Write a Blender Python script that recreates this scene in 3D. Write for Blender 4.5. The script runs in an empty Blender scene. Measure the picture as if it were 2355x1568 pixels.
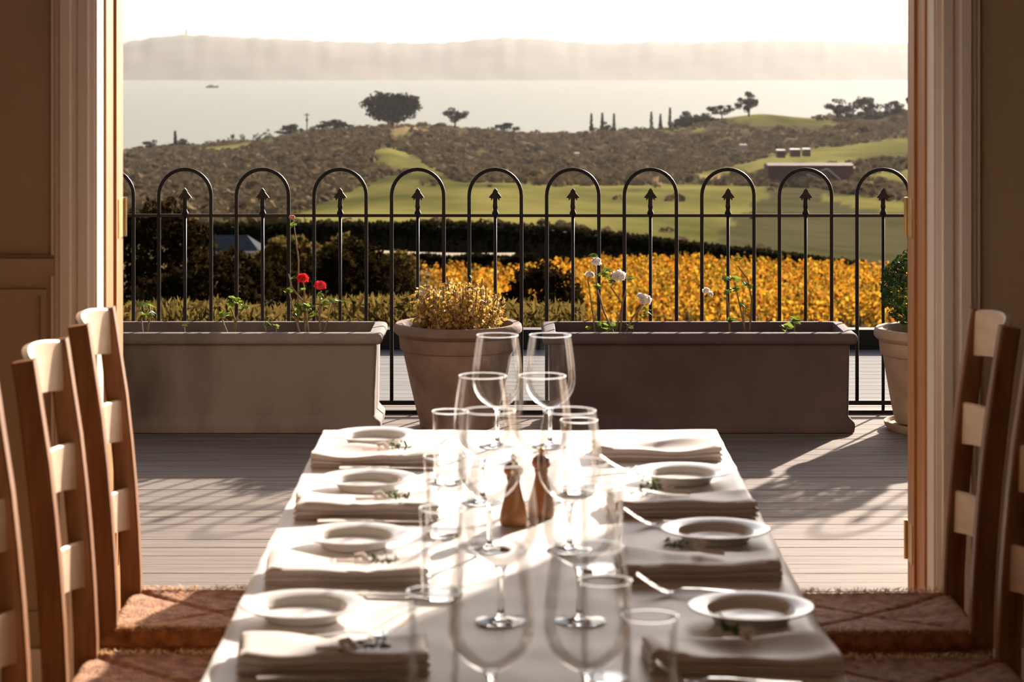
import bpy, bmesh, math, random
import numpy as np
from mathutils import Vector, Matrix, Quaternion

PI = math.pi
random.seed(7)
RNG = np.random.default_rng(11)
C = bpy.context.scene.collection
SC = bpy.context.scene

# ------------------------------------------------------------------ camera frame (for reading positions off the photograph)
F = 85.0 / 36.0 * 2355.0          # focal length in pixels
CX, HY, EYE = 1177.5, 100.0, 1.69  # principal column, horizon row, eye height
def wx(px, d): return (px - CX) / F * d
def wz(py, d): return EYE - (py - HY) / F * d

# ------------------------------------------------------------------ materials
def nt(name):
    m = bpy.data.materials.new(name); m.use_nodes = True
    t = m.node_tree; t.nodes.clear()
    out = t.nodes.new('ShaderNodeOutputMaterial')
    return m, t, out
def lk(t, a, ao, b, bi): t.links.new(a.outputs[ao], b.inputs[bi])
def c4(c): return (c[0], c[1], c[2], 1.0)

def mat(name, col, rough=0.6, col2=None, scale=8.0, detail=4.0, stretch=(1, 1, 1), bump=0.0, bscale=None, spec=0.3,
        metal=0.0, contrast=(0.35, 0.65), sheen=0.0, objvar=0.0, coord='Object'):
    m, t, out = nt(name)
    p = t.nodes.new('ShaderNodeBsdfPrincipled')
    p.inputs['Roughness'].default_value = rough
    p.inputs['Metallic'].default_value = metal
    p.inputs['Specular IOR Level'].default_value = spec
    p.inputs['Base Color'].default_value = c4(col)
    if sheen: p.inputs['Sheen Weight'].default_value = sheen
    tc = t.nodes.new('ShaderNodeTexCoord'); mp = t.nodes.new('ShaderNodeMapping')
    mp.inputs['Scale'].default_value = stretch
    lk(t, tc, coord, mp, 'Vector')
    if col2 is not None:
        n = t.nodes.new('ShaderNodeTexNoise'); n.inputs['Scale'].default_value = scale; n.inputs['Detail'].default_value = detail
        lk(t, mp, 'Vector', n, 'Vector')
        r = t.nodes.new('ShaderNodeValToRGB')
        r.color_ramp.elements[0].position = contrast[0]; r.color_ramp.elements[1].position = contrast[1]
        r.color_ramp.elements[0].color = c4(col); r.color_ramp.elements[1].color = c4(col2)
        lk(t, n, 'Fac', r, 'Fac')
        src = (r, 'Color')
        if objvar:
            oi = t.nodes.new('ShaderNodeObjectInfo'); mr = t.nodes.new('ShaderNodeMapRange')
            mr.inputs['To Min'].default_value = 1 - objvar; mr.inputs['To Max'].default_value = 1 + objvar
            lk(t, oi, 'Random', mr, 'Value')
            hs = t.nodes.new('ShaderNodeHueSaturation'); lk(t, mr, 'Result', hs, 'Value'); lk(t, r, 'Color', hs, 'Color')
            src = (hs, 'Color')
        lk(t, src[0], src[1], p, 'Base Color')
    if bump:
        n2 = t.nodes.new('ShaderNodeTexNoise'); n2.inputs['Scale'].default_value = bscale or scale * 3; n2.inputs['Detail'].default_value = 5
        lk(t, mp, 'Vector', n2, 'Vector')
        b = t.nodes.new('ShaderNodeBump'); b.inputs['Strength'].default_value = bump; b.inputs['Distance'].default_value = 0.01
        lk(t, n2, 'Fac', b, 'Height'); lk(t, b, 'Normal', p, 'Normal')
    lk(t, p, 'BSDF', out, 'Surface')
    return m

def leafmat(name, cols, transl=0.5, gloss=0.04):
    """leaves: each leaf picks a colour of its own from the ramp; light shines through."""
    m, t, out = nt(name)
    g = t.nodes.new('ShaderNodeNewGeometry')
    r = t.nodes.new('ShaderNodeValToRGB')
    el = r.color_ramp.elements
    while len(el) < len(cols): el.new(0.5)
    for i, c in enumerate(cols):
        el[i].position = i / max(1, len(cols) - 1); el[i].color = c4(c)
    lk(t, g, 'Random Per Island', r, 'Fac')
    d = t.nodes.new('ShaderNodeBsdfDiffuse'); tr = t.nodes.new('ShaderNodeBsdfTranslucent')
    gl = t.nodes.new('ShaderNodeBsdfGlossy'); gl.inputs['Roughness'].default_value = 0.45
    gl.inputs['Color'].default_value = (1, 1, 1, 1)
    lk(t, r, 'Color', d, 'Color'); lk(t, r, 'Color', tr, 'Color')
    mx = t.nodes.new('ShaderNodeMixShader'); mx.inputs[0].default_value = transl
    lk(t, d, 'BSDF', mx, 1); lk(t, tr, 'BSDF', mx, 2)
    m2 = t.nodes.new('ShaderNodeMixShader'); m2.inputs[0].default_value = gloss
    lk(t, mx, 'Shader', m2, 1); lk(t, gl, 'BSDF', m2, 2)
    lk(t, m2, 'Shader', out, 'Surface')
    return m

def thin_glass(name):
    """thin blown glass wall: clear, with a Fresnel mirror that grows towards the edge."""
    m, t, out = nt(name)
    lw = t.nodes.new('ShaderNodeLayerWeight'); lw.inputs['Blend'].default_value = 0.28
    tr = t.nodes.new('ShaderNodeBsdfTransparent'); gl = t.nodes.new('ShaderNodeBsdfGlossy')
    gl.inputs['Roughness'].default_value = 0.02; gl.inputs['Color'].default_value = (1, 1, 1, 1)
    rp = t.nodes.new('ShaderNodeValToRGB')
    rp.color_ramp.elements[0].color = (0.985, 0.985, 0.98, 1); rp.color_ramp.elements[1].color = (0.95, 0.935, 0.92, 1)
    rp.color_ramp.elements[0].position = 0.5
    lk(t, lw, 'Facing', rp, 'Fac'); lk(t, rp, 'Color', tr, 'Color')
    mx = t.nodes.new('ShaderNodeMixShader')
    mul = t.nodes.new('ShaderNodeMath'); mul.operation = 'MULTIPLY'; mul.inputs[1].default_value = 0.5
    lk(t, lw, 'Fresnel', mul, 0)
    lk(t, mul, 0, mx, 0); lk(t, tr, 'BSDF', mx, 1); lk(t, gl, 'BSDF', mx, 2)
    lk(t, mx, 'Shader', out, 'Surface')
    return m
def solid_glass(name):
    m, t, out = nt(name)
    g = t.nodes.new('ShaderNodeBsdfGlass'); g.inputs['IOR'].default_value = 1.5; g.inputs['Roughness'].default_value = 0.0
    lk(t, g, 'BSDF', out, 'Surface')
    return m

M = {}
M['wall'] = mat('wall_paint', (0.44, 0.335, 0.225), 0.7, (0.475, 0.365, 0.25), 3.0)
M['ceiling'] = mat('ceiling_paint', (0.62, 0.54, 0.44), 0.8, (0.66, 0.58, 0.48), 2.0)
M['trimpaint'] = mat('casing_paint', (0.84, 0.77, 0.69), 0.5, (0.88, 0.81, 0.73), 4.0, stretch=(1, 1, .1))
M['revealpaint'] = mat('reveal_paint', (0.72, 0.66, 0.58), 0.5, (0.78, 0.72, 0.64), 4.0)
M['doorwood'] = mat('oiled_door_timber', (0.38, 0.17, 0.055), 0.45, (0.52, 0.26, 0.09), 14.0, stretch=(6, 6, .25), bump=.05)
M['brass'] = mat('brass', (0.75, 0.52, 0.22), 0.35, (0.6, 0.38, 0.14), 30, metal=1.0)
M['floorwood'] = mat('floor_boards', (0.20, 0.12, 0.07), 0.45, (0.28, 0.17, 0.10), 5.0, stretch=(1, 12, 1), bump=.05)
M['deck'] = mat('weathered_deck', (0.122, 0.097, 0.082), 0.8, (0.215, 0.178, 0.152), 5.0, stretch=(.35, 9, 1), bump=.25, bscale=20, objvar=.0)
M['lowdeck'] = mat('pale_boards', (0.20, 0.205, 0.205), 0.85, (0.26, 0.26, 0.255), 4.0, stretch=(.3, 5, 1), spec=.05)
M['iron'] = mat('black_iron', (0.008, 0.007, 0.0065), 0.45, (0.013, 0.010, 0.009), 20, spec=.18)
M['planter'] = mat('mottled_planter', (0.075, 0.058, 0.053), 0.85, (0.215, 0.18, 0.165), 2.2, detail=5, contrast=(.36, .62), stretch=(1, 1, .45), bump=.25, bscale=30)  # patchy darker tone from noise stretched vertically
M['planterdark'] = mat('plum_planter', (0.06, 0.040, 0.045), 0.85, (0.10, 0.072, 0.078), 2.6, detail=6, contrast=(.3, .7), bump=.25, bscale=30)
M['pot'] = mat('grey_terracotta', (0.17, 0.115, 0.088), 0.85, (0.26, 0.185, 0.15), 6, detail=6, bump=.3, bscale=30)
M['palepot'] = mat('pale_terracotta', (0.30, 0.21, 0.155), 0.85, (0.42, 0.32, 0.245), 7, detail=7, bump=.3, bscale=30, contrast=(.3, .55))
M['soil'] = mat('dark_soil', (0.018, 0.012, 0.008), 0.95, (0.04, 0.028, 0.02), 40, bump=.8)
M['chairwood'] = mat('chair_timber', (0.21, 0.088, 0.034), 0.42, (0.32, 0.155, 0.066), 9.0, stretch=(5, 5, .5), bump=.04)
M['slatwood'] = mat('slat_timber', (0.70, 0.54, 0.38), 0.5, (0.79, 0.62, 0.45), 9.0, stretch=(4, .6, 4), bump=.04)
M['rush'] = mat('woven_rush', (0.25, 0.10, 0.042), 0.75, (0.50, 0.25, 0.115), 40, stretch=(1, 1, 1), bump=.6, bscale=160)
M['tabletop'] = mat('table_timber', (0.30, 0.16, 0.08), 0.5, (0.38, 0.22, 0.11), 8, stretch=(1, .2, 1))
M['cloth'] = mat('white_linen', (0.84, 0.81, 0.79), 0.42, (0.88, 0.85, 0.83), 14, bump=.06, bscale=500, sheen=.5, spec=.75)
M['napkin'] = mat('napkin_linen', (0.62, 0.54, 0.49), 0.5, (0.68, 0.60, 0.55), 20, bump=.1, bscale=400, sheen=.3, spec=.6)
M['china'] = mat('white_china', (0.84, 0.82, 0.79), 0.18, spec=.5)
M['steel'] = mat('polished_steel', (0.75, 0.72, 0.68), 0.16, metal=1.0)
M['mill'] = mat('mill_timber', (0.27, 0.095, 0.028), 0.35, (0.36, 0.15, 0.05), 20, stretch=(1, 1, .2))
M['ribbon'] = mat('white_ribbon', (0.85, 0.78, 0.74), 0.7)
M['glass'] = solid_glass('clear_glass')
M['thin'] = thin_glass('thin_glass')
M['petalwhite'] = leafmat('white_petal', [(0.85, 0.8, 0.78), (0.9, 0.86, 0.84)], .4)
M['petalred'] = leafmat('red_petal', [(0.75, 0.01, 0.02), (0.9, 0.03, 0.04)], .45)
M['petalpink'] = leafmat('faded_petal', [(0.55, 0.22, 0.14), (0.65, 0.35, 0.25)], .4)
M['leafgreen'] = leafmat('fresh_leaf', [(0.10, 0.16, 0.02), (0.22, 0.30, 0.03), (0.06, 0.10, 0.02)], .55)
M['leafdark'] = leafmat('box_leaf', [(0.012, 0.03, 0.004), (0.05, 0.10, 0.01), (0.022, 0.05, 0.006)], .4)
M['leafgold'] = leafmat('golden_leaf', [(0.50, 0.22, 0.02), (0.62, 0.42, 0.08), (0.40, 0.26, 0.03), (0.66, 0.50, 0.22), (0.30, 0.11, 0.02)], .5)
M['stem'] = mat('plant_stem', (0.17, 0.11, 0.07), .7, (0.25, 0.19, 0.10), 30)
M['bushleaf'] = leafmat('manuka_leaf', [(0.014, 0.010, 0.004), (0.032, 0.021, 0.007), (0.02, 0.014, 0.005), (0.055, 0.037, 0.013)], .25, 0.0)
M['palebush'] = leafmat('pale_shrub_leaf', [(0.10, 0.07, 0.02), (0.17, 0.12, 0.035), (0.07, 0.05, 0.015)], .4, 0.0)
M['drygrass'] = leafmat('dry_grass_blade', [(0.095, 0.068, 0.018), (0.15, 0.105, 0.03), (0.065, 0.05, 0.014)], .5, 0.0)
M['vineleaf'] = leafmat('autumn_vine_leaf', [(0.42, 0.12, 0.012), (0.60, 0.27, 0.02), (0.56, 0.33, 0.03), (0.08, 0.05, 0.012), (0.64, 0.38, 0.04), (0.11, 0.10, 0.02), (0.50, 0.17, 0.015), (0.05, 0.04, 0.012)], .5, 0.0)
M['vinewood'] = mat('vine_wood', (0.06, 0.04, 0.025), .8)
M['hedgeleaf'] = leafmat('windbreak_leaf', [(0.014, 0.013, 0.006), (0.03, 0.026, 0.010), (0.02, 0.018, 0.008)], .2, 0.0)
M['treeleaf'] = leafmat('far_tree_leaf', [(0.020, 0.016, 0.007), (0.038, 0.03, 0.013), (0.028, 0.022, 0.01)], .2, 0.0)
M['bark'] = mat('bark', (0.05, 0.035, 0.025), .9, (0.09, 0.065, 0.045), 4)
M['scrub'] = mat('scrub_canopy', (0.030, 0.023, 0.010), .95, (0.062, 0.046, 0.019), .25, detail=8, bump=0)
M['scrubleaf'] = leafmat('scrub_leaf', [(0.15, 0.112, 0.065), (0.21, 0.160, 0.092), (0.18, 0.134, 0.077), (0.25, 0.195, 0.105)], .12, 0.0)
M['roofgrey'] = mat('grey_roofing', (0.075, 0.082, 0.09), .9, (0.095, 0.10, 0.11), 2, spec=0)
M['fascia'] = mat('white_fascia', (0.75, 0.72, 0.68), .6)
M['brick'] = mat('red_brown_walling', (0.16, 0.075, 0.05), .8, (0.22, 0.11, 0.075), 2)
M['roofrust'] = mat('rust_roofing', (0.13, 0.075, 0.06), .7, (0.17, 0.10, 0.08), 1.5)
M['darkwood'] = mat('black_stained_timber', (0.012, 0.011, 0.011), .7)
M['metalpole'] = mat('grey_pole', (0.10, 0.09, 0.08), .7)

# ------------------------------------------------------------------ mesh helpers
class MB:
    def __init__(self): self.v = []; self.f = []
    def add(self, vs, fs):
        n = len(self.v); self.v += [tuple(a) for a in vs]; self.f += [tuple(i + n for i in f) for f in fs]; return self
    def box(self, x0, x1, y0, y1, z0, z1):
        v = [(x, y, z) for z in (z0, z1) for y in (y0, y1) for x in (x0, x1)]
        return self.add(v, [(0, 2, 3, 1), (4, 5, 7, 6), (0, 1, 5, 4), (2, 6, 7, 3), (0, 4, 6, 2), (1, 3, 7, 5)])
    def lathe(self, prof, seg=32, c=(0, 0, 0), close_ends=True):
        rings = []; v = []; f = []
        for (r, z) in prof:
            if r < 1e-6:
                rings.append([len(v)]); v.append((c[0], c[1], c[2] + z))
            else:
                rings.append(list(range(len(v), len(v) + seg)))
                v += [(c[0] + r * math.cos(2 * PI * k / seg), c[1] + r * math.sin(2 * PI * k / seg), c[2] + z) for k in range(seg)]
        for a, b in zip(rings, rings[1:]):
            if len(a) == 1 and len(b) == 1: continue
            for k in range(seg):
                k2 = (k + 1) % seg
                if len(a) == 1: f.append((a[0], b[k2], b[k]))
                elif len(b) == 1: f.append((a[k], a[k2], b[0]))
                else: f.append((a[k], a[k2], b[k2], b[k]))
        return self.add(v, f)
    def tube(self, pts, rad, seg=8, caps=True):
        pts = [Vector(p) for p in pts]; n = len(pts)
        if not hasattr(rad, '__len__'): rad = [rad] * n
        tang = []
        for i in range(n):
            a = pts[max(0, i - 1)]; b = pts[min(n - 1, i + 1)]
            tang.append((b - a).normalized())
        ref = Vector((0, 0, 1)) if abs(tang[0].z) < .9 else Vector((1, 0, 0))
        u = tang[0].cross(ref).normalized()
        v = []; f = []
        for i in range(n):
            t = tang[i]
            u = (u - t * u.dot(t)); u = u.normalized() if u.length > 1e-6 else t.orthogonal().normalized()
            w = t.cross(u)
            for k in range(seg):
                a = 2 * PI * k / seg
                v.append(pts[i] + (u * math.cos(a) + w * math.sin(a)) * rad[i])
        for i in range(n - 1):
            for k in range(seg):
                k2 = (k + 1) % seg
                f.append((i * seg + k, i * seg + k2, (i + 1) * seg + k2, (i + 1) * seg + k))
        if caps:
            f.append(tuple(reversed(range(seg)))); f.append(tuple(range((n - 1) * seg, n * seg)))
        return self.add(v, f)
    def bar(self, pts, dims, up=(0, 1, 0)):
        """a rectangular bar along pts; dims = (width along 'up', thickness) per point or one pair"""
        pts = [Vector(p) for p in pts]; n = len(pts)
        if not hasattr(dims[0], '__len__'): dims = [dims] * n
        v = []; f = []; upv = Vector(up)
        for i in range(n):
            t = (pts[min(n - 1, i + 1)] - pts[max(0, i - 1)]).normalized()
            a = (upv - t * upv.dot(t)).normalized(); b = t.cross(a)
            w, h = dims[i][0] / 2, dims[i][1] / 2
            ch = min(w, h) * .22
            for (sa, sb) in ((w - ch, h), (w, h - ch), (w, -h + ch), (w - ch, -h), (-w + ch, -h), (-w, -h + ch), (-w, h - ch), (-w + ch, h)):
                v.append(pts[i] + a * sa + b * sb)
        for i in range(n - 1):
            for k in range(8):
                k2 = (k + 1) % 8
                f.append((i * 8 + k, (i + 1) * 8 + k, (i + 1) * 8 + k2, i * 8 + k2))
        f.append(tuple(range(8))); f.append(tuple(reversed(range((n - 1) * 8, n * 8))))
        return self.add(v, f)
    def leaves(self, cen, nrm, size, aspect=.5):
        """one rhombic leaf per centre"""
        cen = np.asarray(cen, float); nrm = np.asarray(nrm, float); n = len(cen)
        size = np.broadcast_to(np.asarray(size, float), (n,))
        nrm = nrm / (np.linalg.norm(nrm, axis=1, keepdims=True) + 1e-9)
        r = RNG.normal(size=(n, 3)); u = np.cross(nrm, r); u /= (np.linalg.norm(u, axis=1, keepdims=True) + 1e-9)
        w = np.cross(nrm, u); s = size[:, None]
        a = cen - u * s * .5; b = cen + w * s * .5 * aspect + nrm * s * .08; c = cen + u * s * .5; d = cen - w * s * .5 * aspect + nrm * s * .08
        vs = np.stack([a, b, c, d], 1).reshape(-1, 3)
        k = len(self.v); self.v += [tuple(p) for p in vs.tolist()]
        self.f += [(k + 4 * i, k + 4 * i + 1, k + 4 * i + 2, k + 4 * i + 3) for i in range(n)]
        return self
    def mesh(self, name, m, smooth=False, angle=None):
        me = bpy.data.meshes.new(name)
        me.from_pydata(self.v, [], self.f); me.update()
        bm = bmesh.new(); bm.from_mesh(me)
        if len(bm.faces) < 60000: bmesh.ops.recalc_face_normals(bm, faces=bm.faces)
        bm.to_mesh(me); bm.free()
        if m is not None: me.materials.append(m)
        if smooth: me.polygons.foreach_set('use_smooth', [True] * len(me.polygons))
        if smooth and angle:
            me.set_sharp_from_angle(angle=math.radians(angle))
        return me
    def obj(self, name, m, parent=None, smooth=False, angle=None):
        o = bpy.data.objects.new(name, self.mesh(name, m, smooth, angle)); C.objects.link(o)
        if parent: o.parent = parent
        return o

def empty(name, loc, rz=0.0, label=None, cat=None, group=None):
    o = bpy.data.objects.new(name, None); C.objects.link(o)
    o.empty_display_size = .1
    o.location = loc; o.rotation_euler = (0, 0, rz)
    return tag(o, label, cat, group)
def tag(o, label=None, cat=None, group=None, kind=None):
    if label: o['label'] = label
    if cat: o['category'] = cat
    if group: o['group'] = group
    if kind: o['kind'] = kind
    return o
def struct(o): o['kind'] = 'structure'; return o
def kids(o): return [c for c in C.objects if c.parent == o]
def copy_tree(o, parent=None):
    c = o.copy(); C.objects.link(c)
    if parent: c.parent = parent
    for ch in kids(o): copy_tree(ch, c)
    return c
def place(o, loc, rz=0, label=None, group=None):
    o.location = loc; o.rotation_euler = (0, 0, rz)
    if label: o['label'] = label
    if group: o['group'] = group
    return o

# ================================================================== ROOM
WY = 6.20            # inner face of the doorway wall
WT = 0.27            # its thickness
XL, XR = -1.065, 1.083
HD = 2.30            # door head
mb = MB()
mb.box(-3.6, XL, WY, WY + WT, 0, 2.9); mb.box(XR, 3.6, WY, WY + WT, 0, 2.9); mb.box(XL, XR, WY, WY + WT, HD, 2.9)
struct(mb.obj('wall_front', M['wall']))
struct(MB().box(-3.75, -3.6, -2.6, WY + WT, 0, 2.9).obj('wall_left', M['wall']))
struct(MB().box(3.6, 3.75, -2.6, WY + WT, 0, 2.9).obj('wall_right', M['wall']))
# rear wall, behind the photographer, with two unseen windows added to let skylight in
mb = MB()
mb.box(-3.75, 3.75, -2.75, -2.6, 0, .8); mb.box(-3.75, 3.75, -2.75, -2.6, 2.3, 2.9)
for a, b in ((-3.75, -2.4), (-1.4, 1.4), (2.4, 3.75)): mb.box(a, b, -2.75, -2.6, .8, 2.3)
struct(mb.obj('wall_rear', M['wall']))
for n, (a, b) in enumerate(((-2.4, -1.4), (1.4, 2.4))):
    w = empty('added_window_%d' % (n + 1), (0, 0, 0)); struct(w)
    mb = MB()
    for x in (a, (a + b) / 2 - .025, b - .05): mb.box(x, x + .05, -2.72, -2.64, .8, 2.3)
    for z in (.8, 1.5, 2.25): mb.box(a, b, -2.715, -2.645, z, z + .05)
    mb.obj('added_window_frame', M['trimpaint'], w)
    MB().box(a, b, -2.683, -2.679, .8, 2.3).obj('added_window_pane', M['thin'], w)
struct(MB().box(-3.75, 3.75, -2.75, WY + WT, 2.9, 3.0).obj('ceiling', M['ceiling']))
mb = MB()
for k in range(70):
    y = -2.6 + k * .127
    if y > WY + WT - .12: break
    mb.box(-3.6, 3.6, y, y + .123, -.03, 0)
mb.box(-3.75, 3.75, -2.75, WY + WT, -.2, -.03)
struct(mb.obj('floor', M['floorwood']))

# dado rails and wainscot panels on the doorway wall
for side, (a, b) in (('left', (-3.6, -1.172)), ('right', (1.206, 3.6))):
    struct(MB().box(a, b, WY - .018, WY, 0, .14).obj('baseboard_' + side, M['trimpaint']))
    if side == 'right': continue
    mb = MB()
    mb.box(a, b, WY - .022, WY, 1.115, 1.14); mb.box(a, b, WY - .012, WY, 1.095, 1.115); mb.box(a, b, WY - .010, WY, 1.14, 1.148)
    n = 3; w = (b - a) / n
    if side == 'left':
        for i in range(n):
            x0, x1 = a + i * w + .02, a + (i + 1) * w - .02
            for (p, q, r, s) in ((x0, x1, 1.045, 1.06), (x0, x1, .22, .235), (x0, x0 + .015, .235, 1.045), (x1 - .015, x1, .235, 1.045)):
                mb.box(p, q, WY - .008, WY, r, s)
    struct(mb.obj('trim_1', M['wall']))

# fluted casing round the doorway
def casing_profile(w):
    pr = [(0, 0), (0, .012), (.012, .016), (.016, .022), (.040, .022), (.044, .016), (.058, .016), (.062, .024), (.086, .024), (.090, .016), (w - .012, .014), (w - .008, .008), (w, .008), (w, 0)]
    return pr
def casing(name, x, sgn, z1):
    mb = MB(); pr = casing_profile(.112)
    v = [(x + sgn * a, WY - b, z) for z in (0, z1) for a, b in pr]; n = len(pr)
    mb.add(v, [(i, (i + 1) % n, n + (i + 1) % n, n + i) for i in range(n)] + [tuple(range(n)), tuple(range(n, 2 * n))])
    return struct(mb.obj(name, M['trimpaint']))
casing('trim_2', XL - .004, -1, HD + .1)
casing('trim_3', XR + .004, 1, HD + .1)
mb = MB(); mb.box(XL - .116, XR + .116, WY - .024, WY, HD + .1, HD + .2); mb.box(XL - .004, XR + .004, WY - .02, WY, HD, HD + .1)
struct(mb.obj('trim_4', M['trimpaint']))

# the double doorway: painted reveal, rebated timber frame, brass hinges
door = empty('door_1', (0, 0, 0)); struct(door)
mb = MB()
mb.box(XL - .004, XL + .002, WY - .004, WY + .10, 0, HD); mb.box(XR - .002, XR + .004, WY - .004, WY + .10, 0, HD)
mb.box(XL, XR, WY - .004, WY + .10, HD - .003, HD + .002)
mb.obj('painted_reveal', M['revealpaint'], door)
for nm, sgn, x in (('door_jamb', 1, XL), ('door_jamb', -1, XR)):
    mb = MB()
    for (o0, o1, y0, y1) in ((-.004, .008, .10, .222), (-.004, .015, .222, .325)):
        a, b = sorted((x + sgn * o0, x + sgn * o1)); mb.box(a, b, WY + y0, WY + y1, 0, HD)
    j = mb.obj(nm, M['doorwood'], door)
    for z in (.30, 1.17, 2.0):
        h = MB(); a, b = sorted((x + sgn * .0148, x + sgn * .0172)); h.box(a, b, WY + .245, WY + .318, z, z + .105)
        h.tube([(x + sgn * .019, WY + .327, z), (x + sgn * .019, WY + .327, z + .105)], .006, 10)
        h.obj('hinge', M['brass'], j)
mb = MB(); mb.box(XL, XR, WY + .10, WY + .325, HD - .015, HD + .002); mb.obj('door_head', M['doorwood'], door)
mb = MB(); mb.box(XL, XR, WY, WY + .34, -.03, .012); mb.obj('threshold', M['doorwood'], door)

# ================================================================== DECK
mb = MB(); y = WY + .345; k = 0
while y < 11.3:
    mb.box(-4.2, 4.2, y, y + .125, -.03 , random.uniform(-.0015, 0)); y += .131; k += 1
mb.box(-4.2, 4.2, WY + .27, 11.35, -.12, -.032)
struct(mb.obj('floor_deck', M['deck']))
mb = MB(); y = 11.5
while y < 14.2:
    mb.box(-5.2, 5.2, y, y + .135, -.15, -.118); y += .142
mb.box(-5.2, 5.2, 11.45, 14.3, -.3, -.15)
struct(mb.obj('floor_terrace', M['lowdeck']))
mb = MB(); mb.box(-5.2, 5.2, 14.28, 14.4, -.3, .0)
tag(mb.obj('kerb_beam', M['darkwood']), 'long low black timber edging beam across the far side of the pale lower terrace', 'edging')

# ================================================================== FENCE
FD = 11.05; FP = 178.4 / F * FD; FX0 = wx(425.5, FD)
fence = empty('hoop_fence', (0, FD, 0), 0, 'black wrought iron fence of arched hoops and spearheads at the deck edge', 'fence')
hw = 60 / F * FD; R = .0085
top = 1.115
def hoop_mb(xc):
    pts = [(xc - hw, 0, .05)] + [(xc - hw, 0, .3), (xc - hw, 0, .7), (xc - hw, 0, top - hw)]
    for i in range(1, 16):
        a = PI - PI * i / 16; pts.append((xc + hw * math.cos(a), 0, top - hw + hw * math.sin(a)))
    pts += [(xc + hw, 0, top - hw), (xc + hw, 0, .7), (xc + hw, 0, .3), (xc + hw, 0, .05)]
    return MB().tube(pts, R, 8)
hoop_mesh = hoop_mb(0).mesh('hoop', M['iron'], True)
spear_bar_mesh = MB().tube([(0, 0, 0), (0, 0, .5), (0, 0, .93)], .0075, 8).mesh('spear_bar', M['iron'], True)
sp = MB()
sp.lathe([(0, .902), (.010, .904), (.016, .915), (.011, .926), (.009, .932), (.012, .945), (.010, .960), (.010, .985), (0, .986)], 12)
# barbed arrow head, a flat forged plate with thickness
outl = [(0, 1.030), (.010, 1.018), (.012, 1.010), (.026, .992), (.030, .985), (.020, .984), (.019, .972), (.014, .978), (.011, .984), (.008, .975)]
pl = outl + [(-a, b) for a, b in reversed(outl[1:])]
n = len(pl)
sp.add([(a, -.006, b) for a, b in pl] + [(a, .006, b) for a, b in pl],
       [tuple(range(n)), tuple(reversed(range(n, 2 * n)))] + [(i, n + i, n + (i + 1) % n, (i + 1) % n) for i in range(n)])
spear_mesh = sp.mesh('spearhead', M['iron'])
for k in range(-1, 12):
    xc = FX0 + k * FP
    for me, nm in ((hoop_mesh, 'hoop'), (spear_bar_mesh, 'spear_bar')):
        o = bpy.data.objects.new(nm, me); C.objects.link(o); o.parent = fence; o.location = (xc, 0, 0)
        if nm == 'spear_bar':
            s = bpy.data.objects.new('spearhead', spear_mesh); C.objects.link(s); s.parent = o
x0, x1 = FX0 - FP - .2, FX0 + 11 * FP + .2
MB().box(x0, x1, -.005, .005, .897, .911).obj('top_rail', M['iron'], fence)
MB().box(x0, x1, -.012, .012, .040, .060).obj('bottom_rail', M['iron'], fence)
MB().box(x0, x1, -.015, .015, 0, .016).obj('base_rail', M['iron'], fence)

# ================================================================== PLANTERS AND POTS
def trough(name, xa, xb, ya, yb, label, PM):
    """long moulded trough: flared foot, straight body, rolled rim"""
    cx, cy = (xa + xb) / 2, (ya + yb) / 2; hx, hy = (xb - xa) / 2, (yb - ya) / 2
    root = empty(name, (cx, cy, 0), 0, label, 'planter', 'long grey trough planters on the deck')
    def ring(off, z, rc=.02, n=4):
        v = []
        for (sx, sy, a0) in ((1, 1, 0), (-1, 1, PI / 2), (-1, -1, PI), (1, -1, 1.5 * PI)):
            for i in range(n + 1):
                a = a0 + PI / 2 * i / n
                v.append((sx * (hx + off - rc) + rc * math.cos(a), sy * (hy + off - rc) + rc * math.sin(a), z))
        return v
    def loft(prof, nm, m, cap0=True, cap1=True):
        mb = MB(); v = []; f = []; k = 20
        for off, z in prof: v += ring(off, z)
        for i in range(len(prof) - 1):
            for j in range(k):
                j2 = (j + 1) % k; f.append((i * k + j, i * k + j2, (i + 1) * k + j2, (i + 1) * k + j))
        if cap0: f.append(tuple(reversed(range(k))))
        if cap1: f.append(tuple(range((len(prof) - 1) * k, len(prof) * k)))
        mb.add(v, f); return mb.obj(nm, m, root, True, 40)
    loft([(-.01, 0), (.0, .004), (.004, .03), (.002, .045), (-.012, .062), (-.022, .075), (-.022, .08), (-.018, .385)], 'trough_body', PM, True, False)
    prof = [(-.018, .382), (-.004, .386)]
    for i in range(9):
        a = -PI / 2 + PI * i / 8; prof.append((-.002 + .016 * math.cos(a), .410 + .024 * math.sin(a)))
    prof += [(-.012, .436), (-.04, .436), (-.045, .43), (-.05, .33)]
    loft(prof, 'rolled_rim', PM, False, False)
    mb = MB(); nx, ny = 40, 8; v = []; f = []
    for j in range(ny + 1):
        for i in range(nx + 1):
            v.append((-hx + .045 + (2 * hx - .09) * i / nx, -hy + .045 + (2 * hy - .09) * j / ny, .365 + random.uniform(-.006, .008)))
    for j in range(ny):
        for i in range(nx):
            q = j * (nx + 1) + i; f.append((q, q + 1, q + nx + 2, q + nx + 1))
    mb.add(v, f).obj('soil', M['soil'], root)
    return root
PF, PB = 10.47, 10.93
s1 = F / PF
trough('trough_planter', -1.98, wx(872, PF), PF, PB, 'long grey trough planter with red flowers, its face mottled, behind the sunlit chairs', M['planter'])
trough('trough_planter', wx(1255, PF), wx(1966, PF), PF, PB, 'long plum-grey trough planter with white roses, behind the wine glasses', M['planterdark'])

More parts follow.
